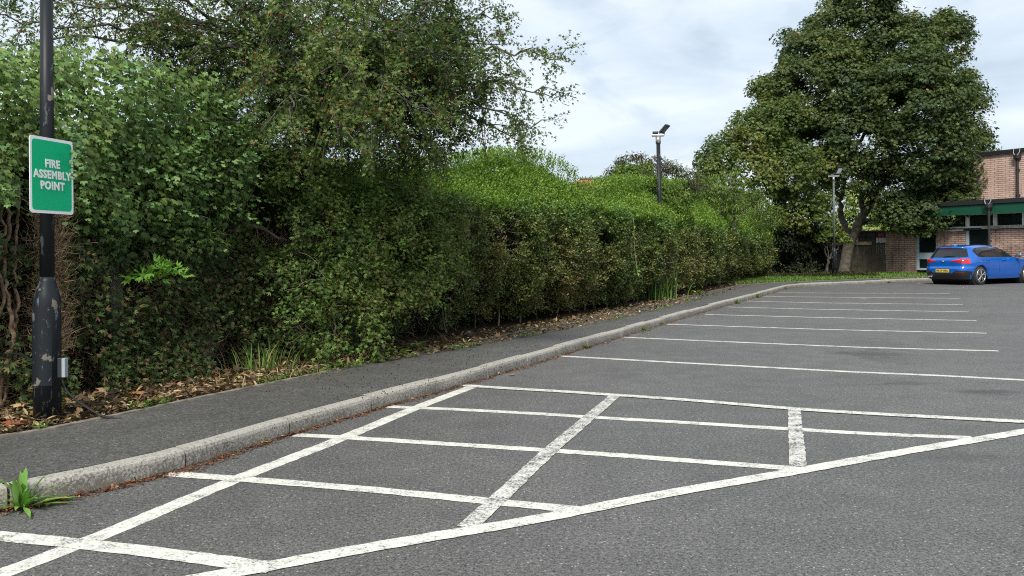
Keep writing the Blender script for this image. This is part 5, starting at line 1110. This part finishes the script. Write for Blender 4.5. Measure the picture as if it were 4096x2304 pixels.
for (u, v, h, sz, nm, lb) in ((1810, 1531, 0, .10, 'weed', 'feathery light green weed at the kerb foot beside corner of the hatched box'), (1345, 1476, .12, .16, 'broadleaf_weed', 'low broadleaf weed at pavement edge, first right of the long grass tuft'), (1440, 1452, .12, .15, 'broadleaf_weed', 'low broadleaf weed at pavement edge, second right of the long grass tuft'),
        (1520, 1436, .12, .17, 'broadleaf_weed', 'low broadleaf weed at pavement edge, third right of the long grass tuft'), (1596, 1424, .12, .17, 'broadleaf_weed', 'low broadleaf weed at pavement edge, fourth right of the long grass tuft'), (1664, 1405, .12, .24, 'broadleaf_weed', 'largest broadleaf weed at pavement edge, last of the five under the hedge'),
        (2573, 1322, 0, .16, 'weed', 'yellow green weed in the gutter between the third and fourth nearest bay lines'), (2637, 1301, 0, .15, 'weed', 'green weed in the gutter just before the fourth bay line'), (2335, 1393, 0, .12, 'weed', 'small weed at kerb foot between the second and third nearest bay lines'), (2947, 1214, 0, .2, 'weed', 'small weed at kerb foot just beyond the sixth bay line'), (3031, 1190, 0, .2, 'weed', 'small weed at kerb foot before the eighth bay line'),
        (3137, 1157, 0, .25, 'weed', 'green weed at kerb foot where the kerb begins to bend'), (3192, 1145, 0, .3, 'weed', 'bushy weed at kerb foot just past the bend'), (3538, 1131, 0, .35, 'weed', 'weed at far kerb midway between lamp column and blue car'), (3681, 1124, 0, .35, 'weed', 'weed at far kerb directly left of the blue car'), (2785, 1178, .12, .3, 'weed', 'green weed patch under the hedge right of the leaning lamp column')):
    q = G(u, v, h); rosette(nm, lb, q, 26, sz, sz * .26, [(.10, .20, .045), (.14, .25, .06), (.19, .27, .07)] if nm != 'weed' else [(.10, .17, .035), (.17, .22, .05), (.22, .25, .06)], .9, group='weeds along the kerb and pavement edge')
# leaf litter on the verge
n = 12000; t = sample_t(n, 0, t_of(1900), 2.0); tE = t
d = -.70 + .95 * rng.random(n) ** 1.1; P = HP(t, d, .128 + .03 * rng.random(n)); P[:, 2] += .02 * (d > -.4)
nearf = np.clip(1.25 - Yt(t) / 9, .25, 1)
cols = palette(n, [(.17, .105, .055), (.28, .19, .10), (.38, .29, .17), (.12, .08, .05), (.075, .05, .035), (.05, .038, .028)], [1.6, 1.8, 1.5, 2.8, 3, 2.4], jit=.25); sz = .016 + .05 * rng.random(n) ** 4 * 1.4
parts = [leaf_arrays(P, nrm(rdir(n) * (1, 1, .35)), nrm(np.array((0, 0, 1.)) + rdir(n) * .7), sz, 'maple', cols)]
n = 5200; t = sample_t(n, 0, t_of(1700), 1.8); P = HP(t, -.68 + .8 * rng.random(n), .13 + .03 * rng.random(n)); cols = palette(n, [(.40, .30, .16), (.50, .40, .22), (.24, .16, .09), (.14, .09, .05)], [1, 1, 1.4, 1.6]); parts.append(leaf_arrays(P, nrm(rdir(n) * (1, 1, .3)), nrm(np.array((0, 0, 1.)) + rdir(n) * .4), .04 + .06 * rng.random(n), 'long', cols * .9))
v_, f_, c_3 = parts[-1]; 
o = foliage('leaf_litter', parts, M['dry'], None); tag(o, 'brown dead leaves and straw covering the soil verge under the hedge', 'leaf litter', kind='stuff')
# low green cover dotted along pavement edge
n = 1500; t = sample_t(n, 0, t_of(1750), 1.5); keep = fbm(HP(t, 0, 0), 1.6, 77, 2) > .52; t = t[keep]; n = len(t); P = HP(t, -.72 + .10 * rng.random(n) ** 2, .13)
o = foliage('ground_cover', sprigs(P, np.array((0, 0, .8)) + rdir(n) * .8, .05, 4, .022, 'oval', lambda P, n, t: palette(n, [(.09, .18, .04), (.13, .23, .05)]), up=1), M['leaf'], None); tag(o, 'tiny green seedlings along the pavement edging', 'ground cover', kind='stuff')
# gutter debris
n = 9000; g = np.linspace(.5, KERB.L - 12, 500); pk_ = KERB.at(g); w_ = 1 / np.maximum(pk_[:, 1], 3.5) ** 1.4; w_[pk_[:, 1] < 3] = 0; cw_ = np.cumsum(w_); t = np.interp(rng.random(n) * cw_[-1], cw_, g)
pile = fbm(np.c_[t, 0 * t, 0 * t], 1.9, 51, 2); o_ = -(.004 + (.012 + .085 * np.clip(pile - .28, 0, 1) * 1.6) * np.abs(rng.normal(size=n)) * .9); q = KERB.at(t) + KERB.left(t) * o_[:, None]; P = np.c_[q, .004 + .01 * rng.random(n)]
cols = palette(n, [(.20, .075, .035), (.13, .05, .03), (.28, .14, .06), (.08, .045, .03), (.36, .25, .12)], [2.5, 2.5, 1.2, 2.5, .5])
o = foliage('gutter_debris', [leaf_arrays(P, nrm(rdir(n) * (1, 1, .2)), nrm(np.array((0, 0, 1.)) + rdir(n) * .5), .008 + .026 * rng.random(n) ** 2, 'rhomb', cols)], M['dry'], None); tag(o, 'reddish brown leaf crumbs collected in the gutter at the kerb foot', 'debris', kind='stuff')
# fallen berries and grit on the pavement
n = 800; t = sample_t(n, t_of(420), t_of(1700), .8); P = HP(t, -.8 - 1.3 * rng.random(n), .1215 + .003)
vs = (P[:, None] + OV[None] * (.5 + .7 * rng.random((n, 1, 1)))).reshape(-1, 3); F = (OQ[None] + (np.arange(n) * 7)[:, None, None]).reshape(-1, 3)
o = npmesh('fallen_berries', vs, F, M['dry'], None, np.repeat(palette(n, [(.02, .012, .01), (.06, .012, .01), (.16, .02, .015)], [3, 1.5, .6]), 7, 0)); tag(o, 'dark fallen berries scattered over the pavement beneath the hawthorn', 'fallen berries', kind='stuff')
# single fallen leaves
def fallen(u, v, h, s, c, label):
    q = G(u, v, h); e = empty('fallen_leaf', tuple(q), label, 'fallen leaf', 'single fallen leaves'); Pn = q[None] + (0, 0, .012); T = []
    for k in range(3): T.append(leaf_arrays(Pn, np.array([(math.cos(k * 2.1 + u), math.sin(k * 2.1 + u), .15)]), np.array([(.3 * math.sin(u + k), .3 * math.cos(v), 1.)]), s * .8, 'maple', np.array([c])))
    foliage('blade', T, M['dry'], e)
fallen(209, 2003, 0, .075, (.42, .19, .08), 'curled orange brown leaf beside the strappy gutter plant, on its right')
fallen(3, 2022, 0, .09, (.40, .17, .08), 'curled brown leaf left of the strappy gutter plant at the frame edge')
fallen(1054, 1777, 0, .05, (.52, .38, .12), 'yellow leaf lying in the gutter between the second and third hatch ends')
fallen(2047, 1503, 0, .06, (.42, .33, .17), 'crumpled tan leaf alone on the asphalt above the hatched box corner')
fallen(600, 1515, .16, .11, (.50, .33, .17), 'large pale tan leaf standing in the litter right of nearest column')
fallen(549, 1580, .15, .10, (.42, .22, .10), 'orange tan leaf in the litter nearer the pavement, right of nearest column')
fallen(60, 1700, .14, .12, (.26, .09, .04), 'dark red brown leaf in the litter left of the nearest column')
fallen(85, 1630, .16, .10, (.50, .36, .2), 'pale leaf in the litter left of the nearest column')
fallen(3455, 1199, 0, .12, (.60, .50, .22), 'small yellow leaf on the asphalt among the far bay lines')
# lawn blades
n = 26000; g = i_lawn + .5 + (EDGE.L - i_lawn - 8) * rng.random(n); dd = .05 + 6.5 * rng.random(n) ** 1.4; q = EDGE.at(g) + EDGE.left(g) * dd[:, None]; P = np.c_[q, .11 + np.minimum(dd, 3) * .012]
o = foliage('grass', [blades(P, .05 + .07 * rng.random(n), .02 + .01 * rng.random(n), rdir(n), .4 + .4 * rng.random(n), palette(n, [(.09, .17, .03), (.12, .22, .04), (.16, .24, .06)]), 2)], M['leaf'], None); tag(o, 'short green grass of the lawn strip before the fence and brick wall', 'grass', kind='stuff')
# rough undergrowth at back of lawn
n = 1500; q = np.c_[rng.uniform(10.2, 15.5, n), rng.uniform(36.0, 39.5, n)]; keep = q[:, 1] > 33 + q[:, 0] * .2; q = q[keep]; n = len(q)
o = foliage('undergrowth', sprigs(np.c_[q, np.full(n, .15)], np.array((0, 0, 1.)) + rdir(n) * .7, .18, 5, .07, 'rhomb', lambda P, n, t: palette(n, [(.03, .04, .016), (.045, .06, .02), (.07, .05, .03)]), up=.8), M['leaf'], None); tag(o, 'dark low undergrowth in the shade between hedge end and fence', 'undergrowth', kind='stuff')
# climbers hanging over the hedge face
for (x, y0, y1, Yo, lb) in ((1592, 545, 690, .0, 'pale bramble shoot hanging down the hedge face, left of two'), (1690, 575, 735, .0, 'pale bindweed shoot hanging down the hedge face below the leaning lamp column, right of two')):
    tc_ = t_of(x); Yc = Yt(tc_) - .35; p = catmull([VV(x - 25, y0 - 25, Yc + .5), VV(x, y0, Yc), VV(x + 4, (y0 + y1) / 2, Yc), VV(x + 12, y1, Yc)], 8); e = empty('climbing_shoot', tuple(p[0]), lb, 'climber', 'shoots hanging over the hedge')
    b = MB(); b.tube(p, .006, 5, False); local(b.build('stem', mat('green_stem', (.16, .20, .06), .6), e), e); m_ = len(p); P = p + rdir(m_) * .07
    foliage('leaves', [leaf_arrays(P, rdir(m_) + (0, -.3, -.5), nrm(rdir(m_) * .5 + (.3, -.8, .6)), .07, 'oval', palette(m_, [(.14, .25, .06), (.19, .30, .09)]))], M['leaf'], e)
